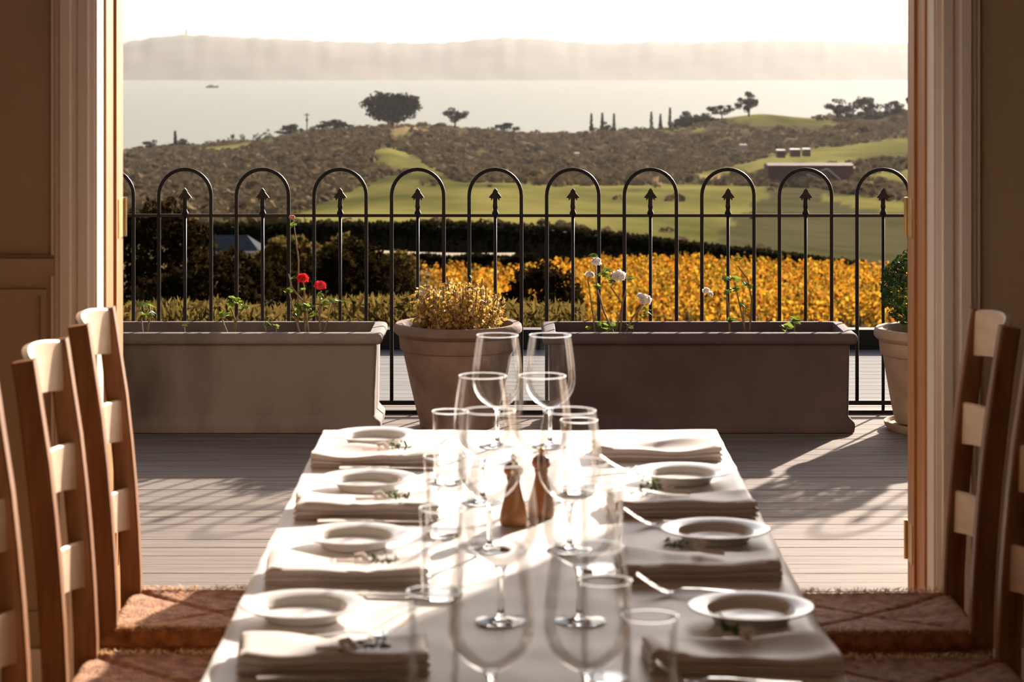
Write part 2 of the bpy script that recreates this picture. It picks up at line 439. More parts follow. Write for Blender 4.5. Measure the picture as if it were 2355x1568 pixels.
def pot(name, x, y, H, rr, rb, m, label, saucer=False):
    root = empty(name, (x, y, 0), 0, label, 'plant pot')
    z0 = .035 if saucer else 0
    prof = [(0, z0), (rb, z0), (rb + .004, z0 + .012)]
    for i in range(7):
        k = i / 6; prof.append((rb + .004 + (rr * .84 - rb) * (k ** .9), z0 + .02 + (H - .14 - z0) * k))
    zz = H - .12
    prof += [(rr * .885, zz + .004), (rr * .90, zz + .01), (rr * .915, zz + .058), (rr * .905, zz + .064), (rr * .955, zz + .072), (rr * .995, zz + .084), (rr, zz + .098), (rr * .985, zz + .114), (rr * .96, zz + .12), (rr * .86, zz + .118), (rr * .83, zz + .10), (rr * .80, zz + .04)]
    MB().lathe(prof, 56).obj('pot_body', m, root, True, 35)
    MB().lathe([(0, H - .05), (rr * .5, H - .045), (rr * .82, H - .055)], 40).obj('soil', M['soil'], root, True)
    if saucer:
        MB().lathe([(0, 0), (rb + .03, 0), (rb + .045, .02), (rb + .048, .036), (rb + .038, .036), (rb + .03, .02), (0, .018)], 48).obj('saucer', m, root, True, 35)
    return root
POT = (wx(1053, 10.70), 10.70)
pot('terracotta_pot', POT[0], POT[1], .455, .285, .165, M['pot'], 'large round weathered brown pot between the two trough planters')
TOP = (1.86, 10.60)
pot('terracotta_pot', TOP[0], TOP[1], .445, .272, .18, M['palepot'], 'pale chipped terracotta pot with saucer beside the door jamb', True)

def sphere_pts(n):
    p = RNG.normal(size=(n, 3)); return p / np.linalg.norm(p, axis=1, keepdims=True)

# golden leafy mound in the middle pot
r = empty('golden_foliage_plant', (POT[0], POT[1], .405), 0, 'bushy golden-leaved plant with upright shoots growing in the brown pot', 'plant')
st = MB(); lf = MB()
cen = []; nr = []; sz = []
for i in range(190):
    a = random.uniform(0, 2 * PI); q = math.sqrt(random.random()) * .215
    bx, by = q * .85 * math.cos(a), q * .85 * math.sin(a)
    h = random.uniform(.08, .19) + .09 * (1 - (q / .215) ** 2) * random.random()
    tx, ty = bx * 1.12 + random.uniform(-.02, .02), by * 1.12 + random.uniform(-.02, .02)
    st.tube([(bx * .8, by * .8, 0), ((bx + tx) / 2, (by + ty) / 2, h * .55), (tx, ty, h)], .0022, 4)
    for j in range(15):
        t = random.uniform(.15, 1.05)
        cen.append((bx + (tx - bx) * t + random.gauss(0, .012), by + (ty - by) * t + random.gauss(0, .012), h * t + random.gauss(0, .006)))
        nr.append((random.gauss(0, 1), random.gauss(0, 1), random.gauss(.4, .8))); sz.append(random.uniform(.018, .034))
lf.leaves(cen, nr, sz, .6)
st.obj('stalk_cluster', M['stem'], r); lf.obj('foliage', M['leafgold'], r)

# clipped box ball in the pale pot
r = empty('topiary_ball', (TOP[0], TOP[1], .39), 0, 'round clipped dark green box topiary growing in the pale terracotta pot', 'plant')
MB().tube([(0, 0, 0), (.005, 0, .1), (0, .005, .22)], [.02, .018, .012], 8).obj('trunk', M['bark'], r, True)
p = sphere_pts(5200); rad = 1 - np.abs(RNG.normal(0, .10, 5200))
lump = 1 + .07 * np.sin(p[:, 0] * 9 + p[:, 2] * 7) * np.cos(p[:, 1] * 8)
cen = p * (rad * lump)[:, None] * np.array([.238, .238, .19]) + np.array([0, 0, .225])
MB().leaves(cen, p * .7 + RNG.normal(0, .6, (5200, 3)), RNG.uniform(.016, .03, 5200), .6).obj('foliage', M['leafdark'], r)

# flowering plants in the troughs
def rose_flower(mb, c, rad, n=26):
    d = sphere_pts(n); d[:, 2] = np.abs(d[:, 2]) * .7
    mb.leaves(np.array(c) + d * rad * .55, d + RNG.normal(0, .3, (n, 3)), rad * 1.3, .9)
def plant(name, px, d, label, stems, leafs, flowers, leafm, flm=None, cat='plant', base=.37, leafsize=.035, group=None):
    """stems: polylines in photo pixels; leafs/flowers: (px, py, size px)"""
    bx = wx(px, d); r = empty(name, (bx, d, base), 0, label, cat, group)
    P = lambda a, b, off=0: (wx(a, d) - bx, off, wz(b, d) - base)
    s = MB()
    for sl in stems:
        pts = [P(a, b, random.uniform(-.03, .03)) for a, b in sl]
        pts[0] = (pts[0][0], 0, min(pts[0][2], 0.0)); s.tube(pts, np.linspace(.0052, .0028, len(pts)).tolist(), 6)
    s.obj('stem', M['stem'], r, True)
    cen = []; nr = []; sz = []
    for (a, b, q, n) in leafs:
        for i in range(n):
            cen.append(P(a + random.gauss(0, q * .45), b + random.gauss(0, q * .3), random.gauss(0, .015)))
            nr.append((random.gauss(0, .5), random.gauss(0, .5), 1)); sz.append(leafsize * random.uniform(.9, 1.6))
    if cen: MB().leaves(cen, nr, sz, .7).obj('leaves', leafm, r)
    for (a, b, q) in flowers:
        f = MB(); rose_flower(f, P(a, b, -.01), 1.35 * q / F * d); f.obj('flower', flm, r)
    return r
PD = 10.70
plant('seedling', 338, PD, 'small two-stemmed leafy seedling in the trough planter, behind the tallest sunlit chair', [[(330, 752), (326, 730)], [(333, 752), (345, 728), (342, 702)]],
      [(340, 700, 14, 6), (328, 716, 10, 5), (350, 722, 9, 4)], [], M['leafgreen'])
plant('sprout', 424, PD, 'tiny bright green sprout between two leafy seedlings in the trough planter', [[(424, 760), (424, 748)]], [(425, 748, 5, 4)], [], M['leafgreen'], leafsize=.03)
plant('geranium', 540, PD, 'flowerless geranium with a flat spread of leaves on forked stems', [[(535, 755), (540, 735), (528, 702)], [(536, 755), (545, 728), (562, 706)], [(530, 752), (508, 726)]],
      [(528, 694, 16, 8), (565, 703, 12, 7), (545, 696, 12, 6), (512, 722, 16, 7)], [], M['leafgreen'], leafsize=.036)
plant('sprout', 614, PD, 'pair of bright green sprouts in the trough planter beside the red rose', [[(612, 760), (612, 748)], [(634, 760), (636, 750)]], [(613, 748, 6, 5), (636, 750, 6, 4)], [], M['leafgreen'], leafsize=.032)
plant('red_rose', 715, PD, 'straggly rose bush with two red blooms in the trough planter', [[(712, 756), (700, 700), (672, 660), (663, 630)], [(702, 700), (698, 660), (697, 646)], [(735, 758), (736, 705), (738, 668)], [(738, 720), (768, 690)], [(694, 690), (664, 672)]],
      [(690, 708, 13, 8), (710, 704, 13, 8), (683, 722, 9, 4), (752, 690, 14, 6), (770, 692, 10, 4), (738, 676, 7, 4), (697, 664, 6, 3), (664, 668, 6, 4), (720, 722, 12, 5)], [(697, 642, 13), (738, 658, 12)], M['leafgreen'], M['petalred'], leafsize=.036)
plant('red_rose', 682, PD + .02, 'single tall thin rose stem with a faded bud above the red rose', [[(684, 756), (686, 600), (673, 505)]], [(676, 515, 5, 3), (675, 640, 5, 2)], [(672, 500, 6)], M['leafgreen'], M['petalpink'])
plant('white_rose', 1420, PD, 'white rose bush with several open blooms nearest the wine glasses', [[(1420, 758), (1390, 720), (1372, 660), (1370, 612)], [(1425, 758), (1432, 700), (1405, 660), (1420, 640)], [(1430, 755), (1455, 728), (1482, 696)], [(1372, 670), (1352, 640)], [(1410, 665), (1440, 668)]],
      [(1392, 630, 14, 10), (1375, 660, 9, 6), (1404, 648, 8, 5), (1398, 622, 8, 6), (1366, 588, 6, 5), (1400, 748, 18, 9), (1380, 745, 8, 4), (1445, 752, 8, 5), (1480, 715, 14, 6), (1490, 725, 10, 4), (1355, 755, 6, 4), (1450, 640, 6, 3)],
      [(1371, 603, 11), (1423, 636, 15), (1484, 690, 13), (1356, 632, 9), (1472, 680, 7)], M['leafgreen'], M['petalwhite'], leafsize=.03)
plant('white_rose', 1690, PD, 'leggy rose bush with lime leaves and one small pale bloom', [[(1680, 758), (1676, 720), (1672, 670)], [(1722, 756), (1728, 690), (1718, 640), (1695, 610)], [(1714, 752), (1708, 690)], [(1720, 665), (1690, 650)]],
      [(1672, 670, 12, 9), (1696, 664, 11, 8), (1714, 652, 9, 6), (1690, 640, 8, 4), (1678, 735, 7, 6), (1706, 700, 7, 4), (1694, 594, 9, 6), (1668, 640, 9, 5)], [(1624, 668, 7), (1634, 676, 6)], M['leafgreen'], M['petalwhite'], leafsize=.03)
plant('sprout', 1825, PD, 'lime green round-leaved sprout at the pale pot end of the trough planter', [[(1826, 758), (1828, 742)], [(1808, 758), (1808, 752)]], [(1829, 736, 7, 6), (1808, 752, 8, 6)], [], M['leafgreen'], leafsize=.045)

# ================================================================== TABLE
TXL, TXR, TY0, TY1, TZ = -.458, .496, 2.30, 5.88, .75
root = empty('dining_table', ((TXL + TXR) / 2, (TY0 + TY1) / 2, 0), 0, 'long dining table under the white cloth, reaching to the doorway', 'table')
hx, hy = (TXR - TXL) / 2 - .006, (TY1 - TY0) / 2 - .006
MB().box(-hx, hx, -hy, hy, .710, .745).obj('table_top', M['tabletop'], root)
mb = MB()
for sx in (-1, 1): mb.box(min(sx * (hx - .07), sx * (hx - .09)), max(sx * (hx - .07), sx * (hx - .09)), -hy + .1, hy - .1, .62, .71)
for sy in (-1, 1): mb.box(-hx + .07, hx - .07, min(sy * (hy - .09), sy * (hy - .11)), max(sy * (hy - .09), sy * (hy - .11)), .62, .71)
mb.obj('apron', M['tabletop'], root)
for sx in (-1, 1):
    for sy in (-1, 1):
        MB().bar([(sx * (hx - .10), sy * (hy - .12), 0), (sx * (hx - .10), sy * (hy - .12), .71)], (.06, .06)).obj('leg', M['tabletop'], root)
# the cloth: one sheet, falling over all four edges
mb = MB(); v = []; f = []
us = [-.13, -.11, -.085, -.06, -.035, -.015, -.004] + list(np.linspace(.004, .996, 40)) + [1.004, 1.015, 1.035, 1.06, 1.085, 1.11, 1.13]
W, L = TXR - TXL, TY1 - TY0
def drape(t, length):
    """t in metres along the sheet -> (horizontal position, drop)"""
    if t < 0: return (-.006 * min(1, -t / .02), -t) if True else None
    if t > length: return (length + .006 * min(1, (t - length) / .02), t - length)
    return (t, 0)
tu = [(-.15 + i * .0125) for i in range(13)] + [W * i / 44 for i in range(1, 44)] + [W + i * .0125 for i in range(13)]
tv = [(-.15 + i * .0125) for i in range(13)] + [L * i / 150 for i in range(1, 150)] + [L + i * .0125 for i in range(13)]
for b in tv:
    for a in tu:
        x, dx = drape(a, W); yv, dy = drape(b, L)
        drop = max(dx, dy) if min(dx, dy) > 0 else dx + dy
        if dx > 0 and dy > 0:
            # corner: the spare cloth swings out in a soft fold
            k = min(dx, dy); drop = max(dx, dy) + .25 * k
            x += (1 if a > W else -1) * k * .30; yv += (1 if b > L else -1) * k * .22
        if dx > 0 and dy == 0: x += (1 if a > W else -1) * (.010 * dx / .15) * (1 + math.sin(b * 9) + .5 * math.sin(b * 23))
        if dy > 0 and dx == 0: yv += (1 if b > L else -1) * (.010 * dy / .15) * (1 + math.sin(a * 17))
        z = TZ - drop + (.0012 * math.sin(a * 31 + b * 3) * math.sin(b * 13) + .0010 * math.sin(b * 37 + a * 8)) * (1 if drop == 0 else 0)
        v.append((TXL + x, TY0 + yv, z))
n = len(tu)
for j in range(len(tv) - 1):
    for i in range(n - 1): f.append((j * n + i, j * n + i + 1, (j + 1) * n + i + 1, (j + 1) * n + i))
tag(mb.add(v, f).obj('tablecloth', M['cloth'], None, True), 'white linen tablecloth with short overhang spread along the whole table', 'tablecloth')

TS = TZ + .0015   # what stands on the cloth
# ---- wine glasses
def make_wine_glass():
    r = empty('wine_glass', (0, 0, TS), 0, 'x', 'wine glass', 'large stemmed wine glasses in pairs down the table')
    MB().lathe([(0, 0), (.041, 0), (.0415, .0015), (.030, .0035), (.012, .0065), (.006, .012), (.0042, .024), (.0038, .05), (.0044, .072), (.0075, .085), (.012, .0895), (0, .0905)], 32).obj('stem', M['glass'], r, True, 60)
    prof = [(.0125, .0900), (.022, .0945), (.034, .102), (.0455, .1135), (.0535, .127), (.0585, .143), (.0597, .160), (.0590, .178), (.0567, .200), (.0535, .225), (.0500, .245), (.0480, .258)]
    MB().lathe(prof, 48).obj('bowl', M['thin'], r, True)
    rim = [(.0480 + .0011 * math.cos(a), .2585 + .0011 * math.sin(a)) for a in np.linspace(0, 2 * PI, 9)]
    MB().lathe(rim, 48).obj('rim', M['glass'], r, True)
    return r
G0 = make_wine_glass()
pairs = [(5.64, -.034, .089, 'at the far table end', 'farthest'),
         (4.95, -.060, .062, 'in the second pair from the doorway', ''),
         (4.48, -.042, .107, 'in the pair beside the pepper mills', ''),
         (3.93, -.018, .110, 'in the pair before the pepper mills', ''),
         (3.27, -.028, .102, 'in the pair closest to the viewer', '')]
first = True
for d, xa, xb, lab, _ in pairs:
    for x, sd in ((xa, 'on the sunlit chairs side'), (xb, 'on the shaded chairs side')):
        o = G0 if first else copy_tree(G0); first = False
        place(o, (x, d, TS), random.uniform(0, 6), 'wine glass ' + lab + ', ' + sd)

# ---- tumblers
def make_tumbler():
    r = empty('water_tumbler', (0, 0, TS), 0, 'x', 'tumbler', 'plain water tumblers beside the wine glasses')
    MB().lathe([(0, 0), (.0335, 0), (.0345, .002), (.0348, .009), (0, .0085)], 36).obj('glass_base', M['glass'], r, True, 50)
    MB().lathe([(.0348, .0085), (.0355, .03), (.037, .09), (.0385, .150)], 44).obj('glass_side', M['thin'], r, True)
    rim = [(.0385 + .0017 * math.cos(a), .1505 + .0017 * math.sin(a)) for a in np.linspace(0, 2 * PI, 9)]
    MB().lathe(rim, 44).obj('rim', M['glass'], r, True)
    return r
T0 = make_tumbler()
tl = [(-.132, 5.18, 'plain tumbler on the sunlit chairs side, the farthest one by the doorway'),
      (-.130, 4.62, 'plain tumbler on the sunlit chairs side, second from the doorway'),
      (-.118, 4.10, 'plain tumbler on the sunlit chairs side, third from the doorway'),
      (-.112, 3.48, 'plain tumbler on the sunlit chairs side, closest to the viewer'),
      (.140, 5.06, 'plain tumbler on the shaded chairs side, the farthest one by the doorway'),
      (.160, 4.30, 'plain tumbler on the shaded chairs side, second from the doorway'),
      (.137, 3.55, 'plain tumbler on the shaded chairs side, inside the near bowl'),
      (.190, 3.33, 'plain tumbler on the shaded chairs side, closest to the viewer')]
for i, (x, d, lab) in enumerate(tl):
    o = T0 if i == 0 else copy_tree(T0); place(o, (x, d, TS), 0, lab)

# ---- mills
def make_mill():
    r = empty('pepper_mill', (0, 0, TS), 0, 'x', 'pepper mill', 'small turned wooden mills')
    MB().lathe([(0, 0), (.025, 0), (.027, .004), (.027, .02), (.0245, .032), (.020, .048), (.0150, .068), (.0125, .084), (.0150, .093), (0, .094)], 32).obj('body', M['mill'], r, True, 50)
    MB().lathe([(0, .094), (.013, .094), (.0185, .100), (.0195, .108), (.0165, .117), (.009, .122), (0, .123)], 32).obj('head', M['mill'], r, True, 60)
    MB().lathe([(0, .1225), (.0035, .1225), (.0035, .126), (.0065, .129), (.0065, .134), (.003, .137), (0, .137)], 20).obj('finial_knob', M['brass'], r, True, 50)
    return r
P0 = make_mill()
place(P0, (.003, 4.72, TS), 0, 'wooden pepper mill with a round head, the fuller one, among the wine glasses')
place(copy_tree(P0), (.058, 4.80, TS), 0, 'wooden mill just behind the fuller mill, towards the shaded chairs')

# ---- plates
def make_plate():
    prof = [(0, .003), (.030, .002), (.052, .002), (.055, 0), (.060, .0), (.063, .003), (.070, .0135), (.075, .0165), (.090, .0195), (.1015, .0222), (.1035, .0232), (.1025, .0246), (.100, .0249), (.088, .0226), (.0740, .0202), (.0695, .0180), (.0665, .0090), (.062, .0068), (.03, .0064), (0, .0064)]
    return MB().lathe(prof, 64).mesh('side_plate', M['china'], True)
pm = make_plate()
SUN_SIDE, SHADE_SIDE = 'on the sunlit chairs side', 'on the shaded chairs side'
pls = [(-.341, 3.95, 'white deep-welled plate %s, closest to the viewer' % SUN_SIDE), (-.294, 4.517, 'white deep-welled plate %s, second nearest the viewer' % SUN_SIDE),
       (-.303, 5.10, 'white deep-welled plate %s, second from the doorway end' % SUN_SIDE), (-.321, 5.67, 'white deep-welled plate %s, at the very doorway end' % SUN_SIDE),
       (.389, 3.935, 'white deep-welled plate %s, closest to the viewer' % SHADE_SIDE), (.384, 4.565, 'white deep-welled plate %s, the middle one of three' % SHADE_SIDE),
       (.364, 5.18, 'white deep-welled plate %s, at the doorway end' % SHADE_SIDE)]
for x, d, lab in pls:
    o = bpy.data.objects.new('side_plate', pm); C.objects.link(o); o.location = (x, d, TS)
    tag(o, lab, 'plate', 'white deep-welled side plates')

# ---- napkins
def napkin_mesh(seed):
    rg = random.Random(seed); nx, ny = 30, 12; W2, D2 = .140, .066
    mb = MB(); v = []; f = []
    ph = [rg.uniform(0, 6) for _ in range(6)]
    def top(u, w):
        x = 2 * u - 1; y = 2 * w - 1
        z = .028 + .006 * x * x - .007 * (1 - abs(x)) ** 1 * (1 - y * y) * (1.2 + math.sin(ph[0]))
        z += .0035 * math.sin(u * 5 + ph[1] + w * 3) * (.4 + w) + .002 * math.sin(u * 11 + ph[2] - w * 4)
        return z
    for j in range(ny + 1):
        for i in range(nx + 1):
            u, w = i / nx, j / ny
            e = min(u, 1 - u, w * .5, (1 - w) * .5); rnd = .004 * max(0, 1 - e / .03) ** 2
            v.append((-W2 + 2 * W2 * u + .004 * math.sin(w * 4 + ph[3]), -D2 + 2 * D2 * w + .004 * math.sin(u * 4 + ph[4]), top(u, w) - rnd))
    nt_ = len(v)
    for j in range(ny):
        for i in range(nx):
            q = j * (nx + 1) + i; f.append((q, q + 1, q + nx + 2, q + nx + 1))
    loop = [i for i in range(nx + 1)] + [j * (nx + 1) + nx for j in range(1, ny + 1)] + [ny * (nx + 1) + i for i in range(nx - 1, -1, -1)] + [j * (nx + 1) for j in range(ny - 1, 0, -1)]
    prev = loop
    lv = [(.74, .003), (.60, -.003), (.48, .004), (.34, .004), (.26, -.002), (.12, .004), (0, .002)]
    for (kz, off) in lv:
        cur = []
        for q in loop:
            x, y, z = v[q]; L_ = math.hypot(x / W2, y / D2) or 1
            cur.append(len(v)); v.append((x + off * (1 if x > 0 else -1) * (abs(x) > W2 * .93), y + off * (1 if y > 0 else -1) * (abs(y) > D2 * .90), z * kz))
        m_ = len(loop)
        for k in range(m_): f.append((prev[k], prev[(k + 1) % m_], cur[(k + 1) % m_], cur[k]))
        prev = cur
    f.append(tuple(reversed(prev)))
    return mb.add(v, f).mesh('napkin', M['napkin'], True, 50)
LN = [(-.270, 3.660, 'closest to the viewer'), (-.288, 4.255, 'second nearest the viewer'), (-.290, 4.840, 'second from the doorway'), (-.302, 5.425, 'at the doorway end')]
RN = [(.346, 3.660, 'closest to the viewer'), (.330, 4.285, 'second nearest the viewer'), (.340, 4.860, 'second from the doorway'), (.330, 5.505, 'at the doorway end')]
k = 0
for arr, sd in ((LN, SUN_SIDE), (RN, SHADE_SIDE)):
    for x, d, lab in arr:
        o = bpy.data.objects.new('napkin', napkin_mesh(k)); C.objects.link(o); k += 1
        o.location = (x, d, TS); o.rotation_euler = (0, 0, random.uniform(-.03, .03))
        tag(o, 'thick folded linen napkin %s, %s' % (sd, lab), 'napkin', 'thick folded linen napkins')

# ---- sprigs tied with ribbon
def sprig(x, d, z, rz, label):
    r = empty('herb_sprig', (x, d, z), rz, label, 'herb sprig', 'herb sprigs tied with white ribbon')
    MB().tube([(-.03, 0, .003), (0, .003, .006), (.035, -.002, .010)], .0012, 5).obj('stem', M['stem'], r)
    n = 36; t = RNG.uniform(0, 1, n)
    cen = np.stack([t * .045, RNG.normal(0, .007, n), .006 + np.abs(RNG.normal(0, .008, n))], 1)
    MB().leaves(cen, RNG.normal(0, 1, (n, 3)), RNG.uniform(.010, .018, n), .35).obj('leaves', M['leafdark'], r)
    rb = MB()
    for s in (-1, 1):
        rb.bar([(-.004, 0, .006), (-.016, s * .008, .018), (-.030, s * .010, .016), (-.022, s * .003, .006), (-.004, 0, .006)], (.008, .0012), (0, 0, 1))
    rb.bar([(-.004, 0, .007), (-.03, .012, .004), (-.065, .016, .003)], (.007, .001), (0, 0, 1))
    rb.obj('ribbon', M['ribbon'], r)
    return r
for (x, d, rz, lab) in [(-.228, 3.610, .1, 'closest to the viewer'), (-.245, 4.21, -.1, 'second nearest the viewer'), (-.245, 4.80, .15, 'second from the doorway'), (-.270, 5.385, 0, 'at the doorway end')]:
    sprig(x, d, TS + .030, rz, 'dark sprig with white ribbon %s, %s' % (SUN_SIDE, lab))
for (x, d, rz, lab) in [(.345, 3.69, 2.2, 'closest to the viewer'), (.318, 4.32, 2.9, 'second nearest the viewer'), (.300, 4.90, 2.9, 'second from the doorway')]:
    sprig(x, d, TS + .031, rz, 'dark sprig with white ribbon %s, %s' % (SHADE_SIDE, lab))

# ---- cutlery (local +x runs from handle end to tips)
def make_fork():
    r = empty('fork', (0, 0, TS), 0, 'x', 'fork', 'steel forks between plates and napkins')
    MB().bar([(-.105, 0, .004), (-.06, 0, .006), (0, 0, .010), (.03, 0, .010), (.045, 0, .004)], [(.016, .0022), (.013, .0022), (.007, .003), (.007, .003), (.012, .0022)]).obj('handle', M['steel'], r)
    mb = MB()
    mb.bar([(.043, 0, .0045), (.055, 0, .0035), (.068, 0, .008)], [(.012, .002), (.022, .0018), (.024, .0018)])
    for k in range(4):
        y = -.0093 + k * .0062
        mb.bar([(.066, y, .0075), (.085, y, .018), (.108, y, .034)], [(.0042, .0016), (.0038, .0015), (.002, .0012)])
    mb.obj('tines', M['steel'], r)
    return r
F0 = make_fork(); k = 0
fk = [(-.262, 3.815, .12, SUN_SIDE, 'closest to the viewer'), (-.235, 4.385, .25, SUN_SIDE, 'second nearest the viewer'), (-.24, 4.955, .2, SUN_SIDE, 'second from the doorway'), (-.25, 5.53, .2, SUN_SIDE, 'at the doorway end'),
      (.320, 4.115, PI - .1, SHADE_SIDE, 'third from the doorway'), (.325, 4.695, PI - .12, SHADE_SIDE, 'second from the doorway'), (.300, 5.30, PI - .15, SHADE_SIDE, 'at the doorway end'), (.318, 3.535, PI - .06, SHADE_SIDE, 'closest to the viewer')]
for x, d, rz, sd, lab in fk:
    o = F0 if k == 0 else copy_tree(F0); k += 1
    place(o, (x, d, TS), rz, 'steel fork with upturned tines %s, %s' % (sd, lab))
def make_knife():
    r = empty('knife', (0, 0, TS), 0, 'x', 'knife', 'steel table knives beside the napkins')
    MB().bar([(-.11, 0, .005), (-.08, 0, .0055), (0, 0, .005)], [(.014, .007), (.013, .008), (.010, .006)]).obj('handle', M['steel'], r)
    MB().bar([(0, 0, .005), (.02, .001, .005), (.08, .002, .004), (.105, .003, .004), (.115, .006, .004)], [(.010, .003), (.016, .0022), (.017, .002), (.013, .002), (.003, .0015)]).obj('blade', M['steel'], r)
    return r
K0 = make_knife(); k = 0
kn = [(-.265, 3.563, 0, SUN_SIDE, 'closest to the viewer'), (-.245, 4.110, 0, SUN_SIDE, 'second nearest the viewer'), (-.27, 4.735, 0, SUN_SIDE, 'second from the doorway'), (-.27, 5.33, 0, SUN_SIDE, 'at the doorway end'),
      (.33, 3.785, PI, SHADE_SIDE, 'closest to the viewer'), (.33, 4.405, PI, SHADE_SIDE, 'second nearest the viewer'), (.335, 4.985, PI, SHADE_SIDE, 'second from the doorway'), (.33, 5.62, PI, SHADE_SIDE, 'at the doorway end')]
for x, d, rz, sd, lab in kn:
    o = K0 if k == 0 else copy_tree(K0); k += 1
    place(o, (x, d, TS), rz, 'steel table knife %s, %s' % (sd, lab))

# ================================================================== CHAIRS (local +x faces the table)
def make_chair():
    r = empty('ladder_back_chair', (0, 0, 0), 0, 'x', 'chair', 'ladder-back chairs with woven seats')
    SH = .46
    bx = -.215
    def back_x(z):
        if z < SH: return bx - .02 * ((SH - z) / SH) ** 2
        t = (z - SH) / (1.09 - SH); return bx - .018 * t - .042 * t * t
    yo = .163
    for s in (-1, 1):
        pts = []; dm = []
        for z in (0, .15, .3, .42, .5, .6, .7, .8, .9, 1.0, 1.06, 1.095):
            pts.append((back_x(z), s * yo, z)); w = .046 if .3 < z < 1.0 else (.040 if z < .3 else .042); dm.append((.040, w))
        MB().bar(pts, dm).obj('rear_post', M['chairwood'], r, True, 30)
        MB().bar([(.195, s * .165, 0), (.195, s * .165, .47)], [(.034, .034), (.040, .040)]).obj('front_leg', M['chairwood'], r, True, 30)
    for z in (.648, .845, 1.045):
        hgt = .094 if z < 1 else .100
        mb = MB(); v = []; f = []; n = 14; w = yo - .014
        for i in range(n + 1):
            t = -1 + 2 * i / n; y = t * w
            x = back_x(z) + .004 - .030 * (1 - t * t)
            up = hgt / 2 + (.012 * (1 - t * t) if z > 1 else .004 * (1 - t * t)); dn = -hgt / 2 + .010 * (1 - t * t)
            sl = .012 * (1 if z > 1 else .8)
            for (dx, dz) in ((.008, dn), (.008 - sl * .3, up - .004), (.004 - sl * .3, up), (-.008 - sl * .3, up - .003), (-.008, dn + .002), (.0, dn - .002)):
                v.append((x + dx, y, z + dz))
        for i in range(n):
            for q in range(6):
                q2 = (q + 1) % 6; f.append((i * 6 + q, (i + 1) * 6 + q, (i + 1) * 6 + q2, i * 6 + q2))
        f.append(tuple(range(6))); f.append(tuple(reversed(range(n * 6, n * 6 + 6))))
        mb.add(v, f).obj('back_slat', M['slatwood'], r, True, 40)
    # woven seat: strands run at right angles to the nearest rail and meet on the diagonals
    mb = MB(); v = []; f = []; nx, ny = 64, 56; hx, hy = .220, .183
    for j in range(ny + 1):
        for i in range(nx + 1):
            a, b = -1 + 2 * i / nx, -1 + 2 * j / ny
            x, y = a * hx, b * hy
            e = max(abs(a), abs(b))
            z = SH + .012 * e ** 3 - .010
            strand = math.sin(y * 900) if abs(a) > abs(b) else math.sin(x * 900)
            z += .0012 * strand + random.uniform(-.0008, .0012)
            if e > .93: z -= .016 * ((e - .93) / .07) ** 2
            z -= .006 * max(0, 1 - abs(abs(a) - abs(b)) * 14)
            v.append((x, y, z))
    for j in range(ny):
        for i in range(nx):
            q = j * (nx + 1) + i; f.append((q, q + 1, q + nx + 2, q + nx + 1))
    loop = [i for i in range(nx + 1)] + [j * (nx + 1) + nx for j in range(1, ny + 1)] + [ny * (nx + 1) + i for i in range(nx - 1, -1, -1)] + [j * (nx + 1) for j in range(ny - 1, 0, -1)]
    prev = loop
    for (zz, off) in ((SH - .024, .006), (SH - .036, .003), (SH - .042, -.01)):
        cur = []
        for q in loop:
            x, y, _ = v[q]; cur.append(len(v))
            v.append((x + (off if x > 0 else -off) * (abs(x) > hx * .99), y + (off if y > 0 else -off) * (abs(y) > hy * .99), zz))
        for k in range(len(loop)): f.append((prev[k], prev[(k + 1) % len(loop)], cur[(k + 1) % len(loop)], cur[k]))
        prev = cur
    f.append(tuple(reversed(prev)))
    seat = mb.add(v, f).obj('woven_seat', M['rush'], r, True, 60)
    # frayed rush fibres along the near and far rails
    n = 750
    for sg in (-1, 1):
        tx = RNG.uniform(-hx, hx, n)
        cen = np.stack([tx, sg * (hy - .006 + RNG.normal(0, .005, n)), np.full(n, SH + .001) + RNG.uniform(-.008, .006, n)], 1)
        MB().leaves(cen, RNG.normal(0, 1, (n, 3)), RNG.uniform(.010, .020, n), .14).obj('frayed_fibre', M['frayed'], seat)
    for s in (-1, 1):
        MB().box(-.20, .195, s * .165 - .012, s * .165 + .012, SH - .085, SH - .038).obj('side_rail', M['chairwood'], r)
        for z in (.14, .27): MB().tube([(-.215, s * .164, z), (.195, s * .165, z)], .011, 10).obj('stretcher', M['chairwood'], r, True, 60)
    for x, z in ((.195, .22), (-.225, .2)): MB().tube([(x, -.165, z), (x, .165, z)], .011, 10).obj('stretcher', M['chairwood'], r, True, 60)
    return r
M['frayed'] = leafmat('frayed_rush', [(0.60, 0.40, 0.22), (0.75, 0.56, 0.36), (0.45, 0.25, 0.12)], .4)
CH0 = make_chair()
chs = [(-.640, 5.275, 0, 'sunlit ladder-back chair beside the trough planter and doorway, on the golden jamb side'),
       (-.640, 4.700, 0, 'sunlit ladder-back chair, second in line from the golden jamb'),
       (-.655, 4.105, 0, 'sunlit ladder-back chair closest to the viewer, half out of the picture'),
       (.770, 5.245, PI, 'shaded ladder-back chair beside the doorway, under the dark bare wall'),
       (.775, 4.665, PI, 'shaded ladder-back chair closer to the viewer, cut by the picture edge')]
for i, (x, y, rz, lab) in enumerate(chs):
    o = CH0 if i == 0 else copy_tree(CH0); place(o, (x, y, 0), rz, lab)

